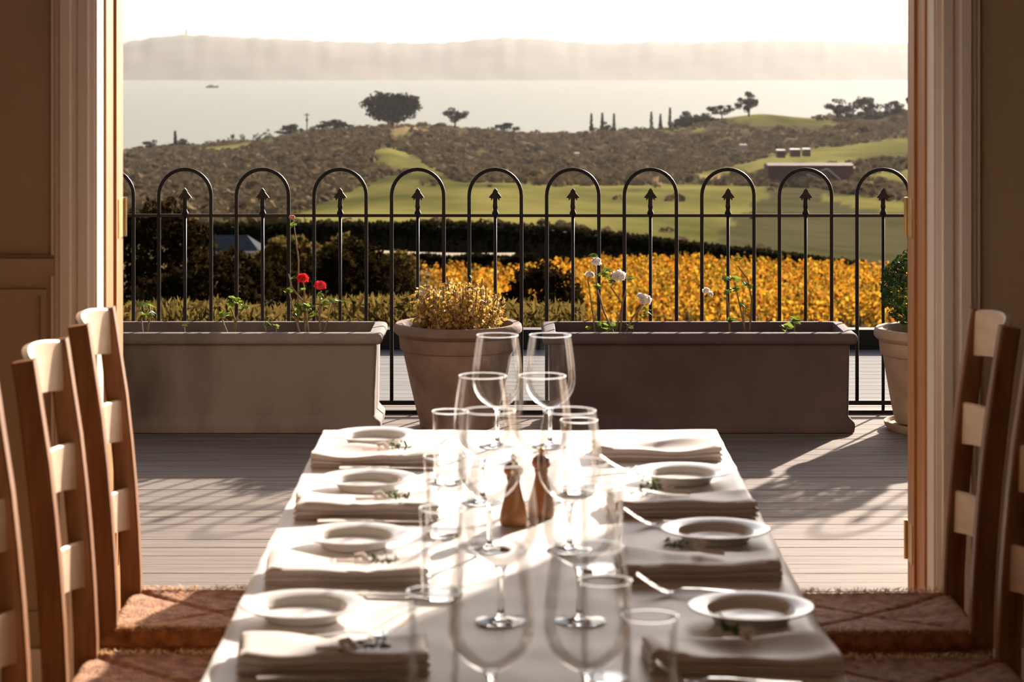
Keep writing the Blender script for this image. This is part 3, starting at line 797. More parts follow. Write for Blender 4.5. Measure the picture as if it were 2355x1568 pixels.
# ================================================================== LAND
KEYS = {}   # distance -> (columns, rows in the photograph or heights)
def zc(d, z): return ('z', [280, 2110], [z, z])
PROF = [
 (14.45, 'z', [0], [-1.6]), (20, 'z', [0], [-2.6]), (30, 'z', [0], [-3.8]), (45, 'z', [0], [-5.0]), (65, 'z', [0], [-6.2]),
 (90, 'z', [280, 900, 1100, 2110], [-8.4, -8.6, -9.3, -9.6]), (120, 'z', [280, 900, 1100, 2110], [-11.2, -11.6, -12.4, -12.6]),
 (170, 'y', [280, 900, 1000, 2110], [632, 640, 676, 690]), (228, 'y', [280, 900, 1300, 1600, 1900, 2110], [594, 608, 632, 626, 640, 652]),
 (252, 'z', [280, 1000, 1600, 1900, 2110], [-20.5, -20.6, -21.6, -22.8, -23.2]),
 (300, 'y', [280, 500, 700, 900, 1100, 1300, 1500, 1700, 1900, 2110], [525, 521, 515, 510, 511, 524, 545, 568, 592, 604]),
 (380, 'y', [280, 500, 700, 900, 1100, 1300, 1500, 1700, 1900, 2110], [500, 498, 488, 472, 470, 480, 492, 505, 520, 525]),
 (480, 'y', [280, 500, 700, 900, 1100, 1300, 1500, 1700, 1900, 2110], [470, 465, 452, 430, 432, 440, 440, 442, 448, 452]),
 (560, 'y', [280, 500, 700, 900, 1100, 1300, 1500, 1700, 1900, 2110], [440, 430, 418, 405, 414, 418, 422, 425, 427, 428]),
 (660, 'y', [280, 500, 700, 860, 900, 960, 1050, 1100, 1300, 1500, 1700, 1900, 2110], [412, 396, 378, 358, 352, 372, 402, 404, 405, 400, 392, 378, 372]),
 (760, 'y', [280, 500, 700, 860, 900, 1000, 1100, 1300, 1500, 1700, 1900, 2110], [388, 368, 340, 330, 332, 345, 362, 372, 372, 368, 345, 336]),
 (860, 'y', [280, 500, 700, 860, 940, 1100, 1300, 1500, 1700, 1900, 2110], [368, 345, 318, 304, 303, 325, 338, 338, 325, 312, 304]),
 (950, 'y', [280, 400, 500, 630, 700, 820, 900, 980, 1080, 1200, 1300, 1400, 1530, 1640, 1750, 1860, 1950, 2110], [352, 342, 336, 322, 310, 298, 294, 292, 300, 310, 314, 306, 302, 282, 268, 278, 276, 262]),
 (1000, 'y', [280, 400, 450, 640, 700, 820, 900, 980, 1080, 1200, 1300, 1400, 1530, 1640, 1750, 1860, 1950, 2110], [346, 336, 334, 318, 304, 294, 289, 289, 299, 309, 311, 303, 298, 274, 261, 272, 268, 252]),
 (1060, 'y', [280, 2110], [390, 390]), (1300, 'z', [0], [-68.0]), (1600, 'z', [0], [-75.0])]
SEA = -60.0
PD_ = np.array([p[0] for p in PROF])
def prof_z(u):
    """heights of the land along the bearing of column u, at the control distances"""
    out = []
    for d, kind, cols, vals in PROF:
        q = np.interp(u, cols, vals)
        out.append(q if kind == 'z' else EYE - (q - HY) / F * d)
    return np.array(out)
def land_z(u, d): return float(np.interp(d, PD_, prof_z(u)))
def inpoly(px, py, poly):
    c = np.zeros(px.shape, bool); n = len(poly); j = n - 1
    for i in range(n):
        xi, yi = poly[i]; xj, yj = poly[j]
        k = ((yi > py) != (yj > py)) & (px < (xj - xi) * (py - yi) / (yj - yi + 1e-9) + xi)
        c ^= k; j = i
    return c
MEADOW = [[(560, 520), (640, 500), (700, 478), (790, 440), (880, 402), (1010, 392), (1060, 414), (1200, 414), (1250, 424), (1500, 420), (1560, 418), (1780, 424), (1740, 470), (1640, 545), (1600, 570), (1300, 530), (1000, 515), (600, 520)],
          [(845, 352), (880, 336), (905, 332), (960, 362), (1050, 412), (980, 398), (905, 392), (872, 375)],
          [(1560, 405), (1640, 385), (1780, 355), (1900, 335), (2070, 312), (2300, 310), (2300, 345), (1980, 368), (1780, 392), (1690, 405)],
          [(1990, 396), (2300, 372), (2300, 415), (2000, 428)],
          [(440, 338), (640, 314), (636, 328), (470, 346)],
          [(1640, 268), (1750, 252), (1900, 270), (1960, 280), (1850, 296), (1700, 285)],
          [(-400, 352), (300, 340), (300, 356), (-400, 372)], [(380, 338), (405, 334), (404, 345), (380, 348)],
          [(1880, 444), (2000, 452), (2300, 470), (2300, 500), (1960, 480)], [(1540, 300), (1640, 292), (1640, 300), (1540, 306)]]
SANDY = [[(895, 292), (985, 286), (990, 298), (945, 306), (905, 318)], [(1640, 300), (1730, 296), (1730, 301), (1650, 306)], [(1600, 405), (1660, 400), (1660, 414), (1600, 416)], [(1500, 398), (1530, 396), (1530, 424), (1500, 424)]]
SHADED_GRASS = [(1600, 575), (1700, 470), (1790, 425), (1900, 430), (2100, 470), (2400, 500), (2400, 640), (1900, 615)]  # slope lying in shade, darkened through its ground colour
us = np.arange(-700, 3060, 11.0)
ds = np.unique(np.concatenate([np.geomspace(14.45, 1600, 190), PD_]))
nu, nd = len(us), len(ds)
Z = np.array([np.interp(ds, PD_, prof_z(u)) for u in us])          # nu x nd
ker = np.array([1, 2, 3, 2, 1.]); ker /= ker.sum()
Zs = np.apply_along_axis(lambda a: np.convolve(np.pad(a, 2, 'edge'), ker, 'valid'), 0, Z)
U, D = np.meshgrid(us, ds, indexing='ij')
PY = HY + (EYE - Zs) * F / D
X = (U - CX) / F * D
grass = np.zeros(U.shape)
for poly in MEADOW: grass = np.maximum(grass, inpoly(U + 14 * np.sin(PY * .21 + U * .013), PY + 4 * np.sin(U * .045), poly) * 1.0)
sandy = np.zeros(U.shape)
for poly in SANDY: sandy = np.maximum(sandy, inpoly(U, PY, poly) * 1.0)
shaded_grass = inpoly(U, PY, SHADED_GRASS) * 1.0
grass[D < 245] = 0; sandy[D < 245] = 0; shaded_grass[D < 245] = 0
track = ((D > 196) & (D < 203) & (U > 820) & (U < 1210)) * 1.0
bump = .0
rough_ = (1 - np.maximum(np.maximum(grass, shaded_grass), track)) * np.clip((D - 240) / 60, 0, 1)
Zs2 = Zs + rough_ * (.9 * np.sin(X * .23 + D * .11) * np.sin(D * .09 - X * .05) + RNG.normal(0, .35, U.shape))
V = np.stack([X, D, Zs2], -1).reshape(-1, 3)
idx = np.arange(nu * nd).reshape(nu, nd)
faces = np.stack([idx[:-1, :-1], idx[1:, :-1], idx[1:, 1:], idx[:-1, 1:]], -1).reshape(-1, 4)
me = bpy.data.meshes.new('hillside'); me.from_pydata(V.tolist(), [], faces.tolist()); me.update()
me.polygons.foreach_set('use_smooth', [True] * len(me.polygons))
att = me.color_attributes.new('cover', 'FLOAT_COLOR', 'POINT')
cov = np.stack([grass, np.maximum(sandy, track), shaded_grass, np.ones_like(grass)], -1).reshape(-1)
att.data.foreach_set('color', cov.astype(np.float32))
m, t, out = nt('hill_ground')
p = t.nodes.new('ShaderNodeBsdfPrincipled'); p.inputs['Roughness'].default_value = 1.0; p.inputs['Specular IOR Level'].default_value = 0.0
at = t.nodes.new('ShaderNodeAttribute'); at.attribute_name = 'cover'
sp_ = t.nodes.new('ShaderNodeSeparateColor'); lk(t, at, 'Color', sp_, 'Color')
tc = t.nodes.new('ShaderNodeTexCoord')
def ramp_noise(scale, c1, c2, stretch=(1, 1, 1), pos=(.35, .65)):
    mp = t.nodes.new('ShaderNodeMapping'); mp.inputs['Scale'].default_value = stretch; lk(t, tc, 'Object', mp, 'Vector')
    n = t.nodes.new('ShaderNodeTexNoise'); n.inputs['Scale'].default_value = scale; n.inputs['Detail'].default_value = 7; lk(t, mp, 'Vector', n, 'Vector')
    r = t.nodes.new('ShaderNodeValToRGB'); r.color_ramp.elements[0].color = c4(c1); r.color_ramp.elements[1].color = c4(c2)
    r.color_ramp.elements[0].position, r.color_ramp.elements[1].position = pos
    lk(t, n, 'Fac', r, 'Fac'); return r
base = ramp_noise(.12, (0.06, 0.046, 0.024), (0.12, 0.092, 0.05))
gr = ramp_noise(.05, (0.045, 0.048, 0.016), (0.21, 0.190, 0.06), (.6, .22, 1), (.30, .62))  # dark streaks in the grass colour stand in for shadows
sa = ramp_noise(.3, (0.20, 0.14, 0.065), (0.26, 0.19, 0.09))
du = ramp_noise(.06, (0.055, 0.055, 0.025), (0.085, 0.075, 0.038))  # darker grass colour standing in for the shade on that slope
def mixc(fac, a, b):
    n = t.nodes.new('ShaderNodeMix'); n.data_type = 'RGBA'
    t.links.new(fac, n.inputs[0]); t.links.new(a, n.inputs[6]); t.links.new(b, n.inputs[7]); return n.outputs[2]
c = mixc(sp_.outputs[2], base.outputs[0], du.outputs[0])
c = mixc(sp_.outputs[0], c, gr.outputs[0]); c = mixc(sp_.outputs[1], c, sa.outputs[0])
t.links.new(c, p.inputs['Base Color']); lk(t, p, 'BSDF', out, 'Surface')
me.materials.append(m)
o = bpy.data.objects.new('hillside', me); C.objects.link(o); struct(o)

# sea and far shore
m, t, out = nt('sea_water')
p = t.nodes.new('ShaderNodeBsdfPrincipled'); p.inputs['Base Color'].default_value = (0.22, 0.235, 0.195, 1); p.inputs['Roughness'].default_value = .6
p.inputs['Specular IOR Level'].default_value = 0.0
tc = t.nodes.new('ShaderNodeTexCoord'); n1 = t.nodes.new('ShaderNodeTexNoise'); n1.inputs['Scale'].default_value = .12; n1.inputs['Detail'].default_value = 3
mp = t.nodes.new('ShaderNodeMapping'); mp.inputs['Scale'].default_value = (.3, 1, 1); lk(t, tc, 'Object', mp, 'Vector'); lk(t, mp, 'Vector', n1, 'Vector')
b = t.nodes.new('ShaderNodeBump'); b.inputs['Strength'].default_value = .25; b.inputs['Distance'].default_value = 1.0
lk(t, n1, 'Fac', b, 'Height'); lk(t, b, 'Normal', p, 'Normal')
gs = t.nodes.new('ShaderNodeBsdfGlossy'); gs.inputs['Roughness'].default_value = .35; lk(t, b, 'Normal', gs, 'Normal')
ms = t.nodes.new('ShaderNodeMixShader'); ms.inputs[0].default_value = .13
lk(t, p, 'BSDF', ms, 1); lk(t, gs, 'BSDF', ms, 2); lk(t, ms, 'Shader', out, 'Surface')
M['sea'] = m
struct(MB().add([(-2600, 1050, SEA), (2600, 1050, SEA), (4500, 8000, SEA), (-4500, 8000, SEA)], [(0, 1, 2, 3)]).obj('sea', M['sea']))
M['farland'] = mat('far_land', (0.05, 0.05, 0.03), .95, (0.09, 0.08, 0.05), .004)
ccol = [-400, 100, 280, 340, 380, 430, 480, 540, 620, 700, 790, 870, 960, 1040, 1100, 1160, 1250, 1320, 1390, 1440, 1490, 1600, 1690, 1780, 1880, 1960, 2020, 2110, 2300, 2700]
crow = [104, 101, 99, 88, 83, 80, 81, 85, 88, 92, 96, 97, 99, 97, 90, 86, 89, 96, 100, 98, 95, 97, 92, 91, 92, 95, 98, 97, 96, 100]
mb = MB(); v = []; f = []
uu = np.arange(-400, 2740, 12.0); steps = [(4030, 0), (4120, .10), (4300, .35), (4500, .65), (4700, .9), (4850, 1.0), (5100, .85), (5600, .4), (6400, 0)]
for u in uu:
    cz = wz(np.interp(u, ccol, crow), 4850) + 1.0 * math.sin(u * .11) + .7 * math.sin(u * .37)
    for d, k_ in steps:
        z = -62 + (cz + 62) * k_ + (0 if k_ in (0, 1.0) else 1.5 * math.sin(u * .05 + d * .01))
        v.append(((u - CX) / F * d, d, z))
k = len(steps)
for i in range(len(uu) - 1):
    for j in range(k - 1): f.append((i * k + j, (i + 1) * k + j, (i + 1) * k + j + 1, i * k + j + 1))
struct(mb.add(v, f).obj('far_hills', M['farland'], None, True))
mb = MB(); dd = 4850; zz = wz(82, dd)
mb.box(wx(425, dd), wx(431, dd), dd - 2, dd + 2, zz - 14, zz + 2); mb.tube([(wx(428, dd), dd, zz + 2), (wx(428, dd), dd, zz + 12)], 1.4, 6)
tag(mb.obj('radio_mast', M['metalpole']), 'tiny mast standing on the hazy far ridge across the water', 'mast')
dd = 3363.; r = empty('ferry_boat', (wx(487, dd), dd, SEA), 0, 'small boat out on the hazy sea', 'boat')
MB().add([(-8, -2, .2), (9, 0, .2), (-8, 2, .2), (-8, -2.6, 2.4), (10, 0, 3), (-8, 2.6, 2.4)], [(0, 1, 4, 3), (1, 2, 5, 4), (2, 0, 3, 5), (3, 4, 5), (0, 2, 1)]).obj('hull', M['metalpole'], r)
MB().box(-5, 3, -1.6, 1.6, 2.4, 4.6).obj('cabin', M['fascia'], r)

FOOT = []
# ---- trees on the ridge and in the middle distance
def tree(name, u, py_base, py_top, wpx, d, label, seed, nclump=22, leaves=1500, flat=.6, group='trees on the far slopes', mat_='treeleaf', trunk_h=None, leafk=.085):
    rg = np.random.default_rng(seed)
    x, zb = wx(u, d), wz(py_base, d); H = (py_base - py_top) / F * d; Wd = wpx / F * d
    r = empty(name, (x, d, zb), 0, label, 'tree', group); FOOT.append((x, d, Wd * .5))
    th = H * .40
    mb = MB(); mb.tube([(0, 0, -1.0), (Wd * .01, 0, th * .5), (0, 0, th)], [H * .05, H * .04, H * .03], 7)
    cl = []
    for i in range(nclump):
        b_ = rg.normal(size=3); b_ *= rg.random() ** (1 / 3) / np.linalg.norm(b_)
        mid, hh = (.55, .37) if name == 'spreading_tree' else (.50, .40)
        zz = H * (mid + hh * b_[2]); k_ = 1 - .38 * max(0, b_[2]); c = np.array([b_[0] * .42 * Wd * k_, b_[1] * .34 * Wd * k_, zz]); cl.append(c)
        if i < 9: mb.tube([(0, 0, th * .55), (c[0] * .5, c[1] * .5, (th * .6 + zz) / 2), tuple(c)], [H * .025, H * .016, H * .006], 5)
    mb.obj('trunk', M['bark'], r, True)
    per = leaves // nclump; cen = []; nr = []
    for c in cl:
        p = rg.normal(size=(per, 3)); p /= np.linalg.norm(p, axis=1, keepdims=True)
        p2 = p * (1 - np.abs(rg.normal(0, .25, (per, 1)))) * np.array([Wd * .135, Wd * .12, H * .13]) * rg.uniform(.7, 1.15)
        cen.append(c + p2); nr.append(p + rg.normal(0, .5, (per, 3)))
    cen = np.concatenate(cen); nr = np.concatenate(nr); sz = rg.uniform(.6, 1.3, len(cen)) * max(H, Wd * .6) * leafk
    MB().leaves(cen, nr, sz, .75).obj('crown', M[mat_], r)
    return r
tree('spreading_tree', 902, 290, 203, 152, 960, 'big dark spreading tree alone on the knoll above the sea', 23, 54, 4200)
tree('spreading_tree', 1046, 294, 244, 78, 965, 'smaller wind-shaped tree on the ridge, next to the big spreading tree', 2, 16, 1200)
tree('round_tree', 1722, 262, 209, 66, 975, 'round open-crowned tree on top of the grassy hill', 3, 18, 1200)
tree('round_tree', 1660, 268, 234, 78, 978, 'low rounded tree just beside the open-crowned hilltop tree', 4, 14, 1000)
tree('spreading_tree', 1925, 272, 226, 84, 970, 'flat-topped tree in the line of trees behind the farm building', 5, 16, 1200)
tree('spreading_tree', 1992, 270, 220, 96, 968, 'tallest broad tree in the line of trees behind the farm building', 6, 18, 1300)
tree('spreading_tree', 2068, 262, 224, 64, 966, 'small tree towards the jamb in the line of trees on the hill', 7, 12, 900)
tree('spreading_tree', 2118, 262, 192, 90, 960, 'tall tree half hidden by the shaded door jamb', 8, 16, 1200)
tree('spreading_tree', 1957, 284, 238, 74, 968, 'small flat-topped tree between the flat-topped and the tallest broad tree', 24, 14, 1000)
tree('spreading_tree', 2038, 280, 234, 74, 968, 'small tree between the tallest broad tree and the jamb', 25, 14, 1000)
tree('round_tree', 2010, 300, 258, 120, 940, 'broad tree below the line of trees on the hill', 18, 16, 1200)
tree('round_tree', 1580, 300, 250, 110, 970, 'dark rounded tree at the shore end of the grassy hill', 9, 18, 1300)
tree('round_tree', 1620, 300, 256, 90, 965, 'dark tree on the hill beside the low rounded tree', 19, 16, 1100)
tree('round_tree', 1395, 312, 278, 70, 985, 'dark round tree above the beach, between the fence arches', 10, 14, 1000)
tree('round_tree', 1160, 306, 280, 80, 985, 'low dark tree on the ridge beyond the smaller wind-shaped tree', 11, 14, 900)
tree('round_tree', 415, 344, 316, 66, 985, 'dark bushy tree on the ridge at the golden jamb side', 12, 14, 900)
tree('round_tree', 345, 350, 320, 60, 985, 'dark tree on the ridge closest to the golden jamb', 13, 12, 800)
tree('round_tree', 660, 312, 284, 90, 975, 'broad dark tree on the ridge beside the utility pole', 14, 14, 900)
tree('round_tree', 770, 304, 274, 110, 968, 'wide low tree between the utility pole and the big spreading tree', 15, 16, 1000)
def conifer(u, py_b, py_t, d, label, wpx=13):
    x, zb = wx(u, d), wz(py_b, d); H = (py_b - py_t) / F * d; Wd = wpx / F * d
    FOOT.append((x, d, Wd * .6))
    r = empty('conifer', (x, d, zb), 0, label, 'tree', 'slender conifers along the shore')
    MB().tube([(0, 0, 0), (0, 0, H)], [.25, .05], 6).obj('trunk', M['bark'], r)
    cen = []; nr = []
    for i in range(160):
        t_ = random.random(); a = random.uniform(0, 2 * PI); q = Wd * .5 * (1 - t_ * .85) * random.random()
        cen.append((q * math.cos(a), q * math.sin(a), H * (.12 + .88 * t_))); nr.append((math.cos(a), math.sin(a), random.gauss(0, .5)))
    MB().leaves(cen, nr, Wd * .5, .6).obj('crown', M['treeleaf'], r)
conifer(1360, 306, 262, 990, 'slender conifer by the shore, first of three beside the dark round tree')
conifer(1385, 306, 260, 990, 'slender conifer by the shore, between its two neighbours beside the dark round tree')
conifer(1412, 306, 262, 990, 'slender conifer by the shore, third of three beside the dark round tree', 12)
conifer(1498, 304, 258, 990, 'slender conifer by the shore, alone halfway to the grassy hill')
conifer(1519, 302, 262, 990, 'slender conifer by the shore, close to the grassy hill')
conifer(1541, 300, 248, 985, 'slender conifer standing against the dark rounded hill tree')
conifer(403, 342, 302, 985, 'small column-shaped tree standing up on the ridge by the golden jamb', 14)
dd = 985.; r = empty('utility_pole', (wx(706, dd), dd, wz(308, dd)), 0, 'thin utility pole standing up on the ridge against the sea', 'utility pole')
MB().tube([(0, 0, 0), (0, 0, (308 - 260) / F * dd)], .28, 6).obj('pole', M['metalpole'], r)
MB().box(-1.2, 1.2, -.15, .15, 7.6, 7.9).obj('cross_arm', M['metalpole'], r)
MB().box(-.5, .5, -.4, .4, 5.2, 6.2).obj('transformer', M['metalpole'], r)
# hedge line of small trees along the grassy strip on the ridge
for i, (u, b, tp, w) in enumerate([(480, 336, 318, 26), (510, 333, 312, 26), (535, 330, 308, 28), (562, 328, 304, 30), (590, 326, 302, 30), (618, 322, 294, 34)]):
    tree('hedgerow_tree', u, b, tp, w, 992, 'small tree in the hedgerow along the bright grassy strip on the ridge', 40 + i, 8, 320, group='hedgerow trees along the ridge')

# ---- windbreak hedge beyond the vineyard
HD_ = 250.0
r = empty('windbreak_hedge', (0, HD_, 0), 0, 'long dark clipped windbreak hedge beyond the golden vineyard', 'hedge')
hu = np.arange(470, 1990, 6.0)
htop = np.interp(hu, [470, 500, 1000, 1150, 1300, 1450, 1600, 1750, 1900, 1990], [520, 517, 514, 518, 528, 543, 562, 578, 597, 606])
v = []; f = []; cs = [(-1.5, 0), (-1.4, .6), (-1.0, .93), (0, 1), (1.0, .93), (1.4, .6), (1.5, 0)]
for u, ty in zip(hu, htop):
    zt = wz(ty + 4 + random.uniform(-2, 2), HD_); zb = land_z(u, HD_) - .5; zb = min(zb, zt - 1.2)
    for (oy, k_) in cs: v.append((wx(u, HD_), oy + random.uniform(-.15, .15), zb + (zt - zb) * k_))
k = len(cs)
for i in range(len(hu) - 1):
    for j in range(k - 1): f.append((i * k + j, (i + 1) * k + j, (i + 1) * k + j + 1, i * k + j + 1))
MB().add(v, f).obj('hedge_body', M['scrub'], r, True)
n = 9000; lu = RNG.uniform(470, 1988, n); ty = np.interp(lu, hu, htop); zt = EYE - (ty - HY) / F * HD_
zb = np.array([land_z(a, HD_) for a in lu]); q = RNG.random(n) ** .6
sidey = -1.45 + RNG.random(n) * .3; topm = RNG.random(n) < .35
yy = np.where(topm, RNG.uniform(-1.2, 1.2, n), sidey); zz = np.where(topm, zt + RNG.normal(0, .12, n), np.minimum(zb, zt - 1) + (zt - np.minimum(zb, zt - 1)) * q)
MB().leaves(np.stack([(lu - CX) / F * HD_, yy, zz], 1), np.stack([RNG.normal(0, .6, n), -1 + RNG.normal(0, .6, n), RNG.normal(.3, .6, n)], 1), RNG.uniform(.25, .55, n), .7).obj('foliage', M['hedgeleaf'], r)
# low hedge below the pale track
r = empty('low_hedge', (0, 190, 0), 0, 'low dark hedge below the pale gravel track behind the brown pot', 'hedge')
n = 3000; lu = RNG.uniform(840, 1240, n); ty = 588 + 3 * np.sin(lu * .05) + RNG.normal(0, 1.5, n); zt = EYE - (ty - HY) / F * 190
zz = zt - RNG.random(n) ** 1.5 * 1.1
MB().leaves(np.stack([(lu - CX) / F * 190, RNG.normal(0, .4, n), zz], 1), RNG.normal(0, 1, (n, 3)), RNG.uniform(.25, .5, n), .7).obj('foliage', M['hedgeleaf'], r)
# the gravel bank that shows above it
mb = MB(); v = []; f = []
uu = np.arange(836, 1196, 12)
for u in uu:
    yb = 575 + 4 * math.sin((u - 836) / 120) + (u - 836) * .018
    for (d, py) in ((198, yb + 9), (199, yb), (206, yb - 1), (207, yb + 10)): v.append((wx(u, d), d, wz(py, d)))
for i in range(len(uu) - 1):
    for j in range(3): f.append((i * 4 + j, (i + 1) * 4 + j, (i + 1) * 4 + j + 1, i * 4 + j + 1))
M['gravel'] = mat('pale_gravel', (0.36, 0.27, 0.17), .95, (0.46, 0.36, 0.24), 1.5)
struct(mb.add(v, f).obj('path', M['gravel'], None, True))

# ---- houses
dd = 178.
r = empty('cottage', (wx(545, dd), dd, wz(582, dd)), 0, 'grey-roofed cottage with a white eave among the dark bushes', 'house')
s = dd / F
MB().add([(-75 * s, 0, 3 * s), (52 * s, 0, 3 * s), (52 * s, 4.5, 3 * s), (-75 * s, 4.5, 3 * s), (-60 * s, 2.2, 36 * s), (16 * s, 2.2, 36 * s)], [(0, 1, 5, 4), (1, 2, 5), (2, 3, 4, 5), (3, 0, 4), (0, 3, 2, 1)]).obj('roof', M['roofgrey'], r)
MB().box(-76 * s, 53 * s, -.12, -.01, -1 * s, 4 * s).obj('eave_board', M['fascia'], r)
MB().box(-70 * s, 48 * s, .25, 4.2, -2.6, 2.9 * s).obj('house_wall', M['fascia'], r)
dd = 560.; s = dd / F
FOOT += [(wx(u_, dd), dd + 4, 9) for u_ in range(1780, 1960, 40)]
r = empty('farm_building', (wx(1865, dd), dd, wz(432, dd)), 0, 'long red-brown farm building with lean-to roof beyond the fence arches', 'building')
MB().box(-98 * s, 98 * s, 0, 9, -2, 52 * s).obj('building_wall', M['brick'], r)
MB().add([(-100 * s, -.5, 46 * s), (102 * s, -.5, 46 * s), (102 * s, 9.5, 46 * s), (-100 * s, 9.5, 46 * s), (-98 * s, 4.5, 56 * s), (100 * s, 4.5, 56 * s)], [(0, 1, 5, 4), (1, 2, 5), (2, 3, 4, 5), (3, 0, 4), (0, 3, 2, 1)]).obj('roof', M['roofrust'], r)
MB().bar([(34 * s, -3.2, 46 * s), (62 * s, -3.2, 22 * s), (76 * s, -3.2, 2 * s)], (.35, .35)).obj('gable_board', M['fascia'], r)
MB().add([(-30 * s, -3, 0), (70 * s, -3, 0), (34 * s, -3, 45 * s), (-12 * s, -3, 32 * s), (-30 * s, 0, 0), (70 * s, 0, 0), (34 * s, 0, 45 * s), (-12 * s, 0, 32 * s)], [(0, 1, 2, 3), (4, 7, 6, 5), (0, 4, 5, 1), (1, 5, 6, 2), (2, 6, 7, 3), (3, 7, 4, 0)]).obj('gable_wing', M['roofrust'], r)
MB().bar([(-14 * s, -3.2, 33 * s), (6 * s, -3.2, 27 * s)], (.3, .3)).obj('gable_board', M['fascia'], r)
dd = 690.; s = dd / F
for i, (u, y, w, lab) in enumerate([(1797, 346, 18, 'palest low shed in the row of three above the farm building'), (1830, 344, 22, 'middle low white shed in the row above the farm building'), (1856, 343, 16, 'end low shed in the row, closest to the shaded jamb')]):
    FOOT.append((wx(u, dd), dd + 2, 3))
    r = empty('farm_shed', (wx(u, dd), dd, wz(y + 5, dd)), 0, lab, 'shed', 'low sheds above the farm building')
    MB().box(-w / 2 * s, w / 2 * s, 0, 4, -1.5, 3 * s).obj('shed_wall', M['roofrust'], r)
    MB().box(-w / 2 * s - .1, w / 2 * s + .1, -.3, 4.3, 3 * s, 6 * s).obj('roof', M['fascia'], r)
dd = 780.
r = empty('hut', (wx(1327, dd), dd, wz(358, dd)), 0, 'tiny pale hut in the scrub between two fence arches', 'hut')
MB().box(-.6, .6, 0, 2, -1, .7).obj('hut_wall', M['fascia'], r); MB().box(-.8, .8, -.3, 2.3, .7, .9).obj('roof', M['fascia'], r)
r = empty('hut', (wx(1710, 800.), 800., wz(340, 800.)), 0, 'small pale hut in the scrub below the hilltop tree', 'hut')
MB().box(-1, 1, 0, 2.5, -1.5, .7).obj('hut_wall', M['fascia'], r); MB().box(-1.2, 1.2, -.3, 2.8, .7, 1.1).obj('roof', M['fascia'], r)

# ---- scrub over the hills: low rounded canopies, beyond counting
N = 17000
su = RNG.uniform(-150, 2500, N); sd = 262 + (1012 - 262) * RNG.random(N) ** .8
zb = np.array([land_z(a, b) for a, b in zip(su, sd)])
spy = HY + (EYE - zb) * F / sd
keep = np.ones(N, bool)
for poly in MEADOW + SANDY + [SHADED_GRASS]: keep &= ~inpoly(su, spy - 6, poly)
# a few stray shrubs on the open ground too
keep |= (RNG.random(N) < .003)
sx = (su - CX) / F * sd
for (fx, fy, fr) in FOOT: keep &= (np.hypot(sx - fx, sd - fy) > fr + 2.2)
su, sd, zb = su[keep], sd[keep], zb[keep]; N = len(su)
rad = RNG.uniform(.7, 1.7, N) * np.where(sd > 900, .8, 1.0) * np.where(RNG.random(N) < .06, 1.7, 1)
K = 13
cc = np.repeat(np.stack([(su - CX) / F * sd, sd, zb + rad * .1], 1), K, 0); rr = np.repeat(rad, K)
dd_ = sphere_pts(N * K); dd_[:, 2] = np.abs(dd_[:, 2]) * .95
cen = cc + dd_ * rr[:, None] * np.array([1.25, 1.1, .85]) * RNG.uniform(.7, 1.05, (N * K, 1))
me = MB().leaves(cen, dd_ + RNG.normal(0, .25, (N * K, 3)), rr * RNG.uniform(.7, 1.2, N * K), .8).mesh('scrub', M['scrubleaf'])
o = bpy.data.objects.new('scrub', me); C.objects.link(o); tag(o, 'dark scrub covering the slopes beyond the vineyard', 'scrub', None, 'stuff')

# ---- bushes below the terrace
def bush(name, u, py_top, py_bot, wpx, d, label, n, m_, seed, leaf=.16, stretch_y=1.0, group='bushes below the terrace'):
    rg = np.random.default_rng(seed)
    Wd = wpx / F * d; zt = wz(py_top, d); zb = min(wz(py_bot, d), zt - .5); zg = land_z(u, d)
    r = empty(name, (wx(u, d), d, zg), 0, label, 'bush', group)
    H = zt - zg; hc = (zt - zb) * .62
    MB().tube([(0, 0, -.2), (.05, 0, H * .3), (0, .05, max(H * .55, H - hc))], [.16, .12, .08], 8).obj('trunk', M['bark'], r, True)
    p = rg.normal(size=(n, 3)); p /= np.linalg.norm(p, axis=1, keepdims=True)
    lump = 1 + .16 * np.sin(p[:, 0] * 5 + seed) * np.cos(p[:, 2] * 6 + seed) + .10 * np.sin(p[:, 0] * 13 + p[:, 1] * 9 + seed) + .05 * np.sin(p[:, 2] * 21 + p[:, 0] * 17)
    rad = lump * (1 - np.abs(rg.normal(0, .12, n)))
    cen = p * rad[:, None] * np.array([Wd / 2, Wd / 2 * stretch_y, hc]) + np.array([0, 0, H - hc])
    MB().leaves(cen, p * .5 + rg.normal(0, .7, (n, 3)), rg.uniform(.7, 1.3, n) * leaf, .5).obj('foliage', M[m_], r)
    return r
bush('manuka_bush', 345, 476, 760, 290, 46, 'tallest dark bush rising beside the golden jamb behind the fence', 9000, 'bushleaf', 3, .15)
bush('manuka_bush', 525, 590, 790, 430, 36, 'wide low dark bush behind the mottled trough planter', 11000, 'bushleaf', 5, .12)
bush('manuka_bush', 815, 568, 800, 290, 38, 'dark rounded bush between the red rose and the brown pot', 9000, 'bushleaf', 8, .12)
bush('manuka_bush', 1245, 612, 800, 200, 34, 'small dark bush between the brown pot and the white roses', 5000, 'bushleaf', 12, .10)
bush('pale_shrub', 665, 545, 640, 150, 140, 'pale feathery shrub beside the grey-roofed cottage', 3000, 'palebush', 15, .38)
bush('pale_shrub', 790, 548, 640, 150, 142, 'pale feathery shrub between the cottage and the gravel track', 3000, 'palebush', 17, .38)
bush('pale_shrub', 900, 580, 650, 130, 138, 'low pale shrub below the end of the gravel track', 2200, 'palebush', 19, .34)
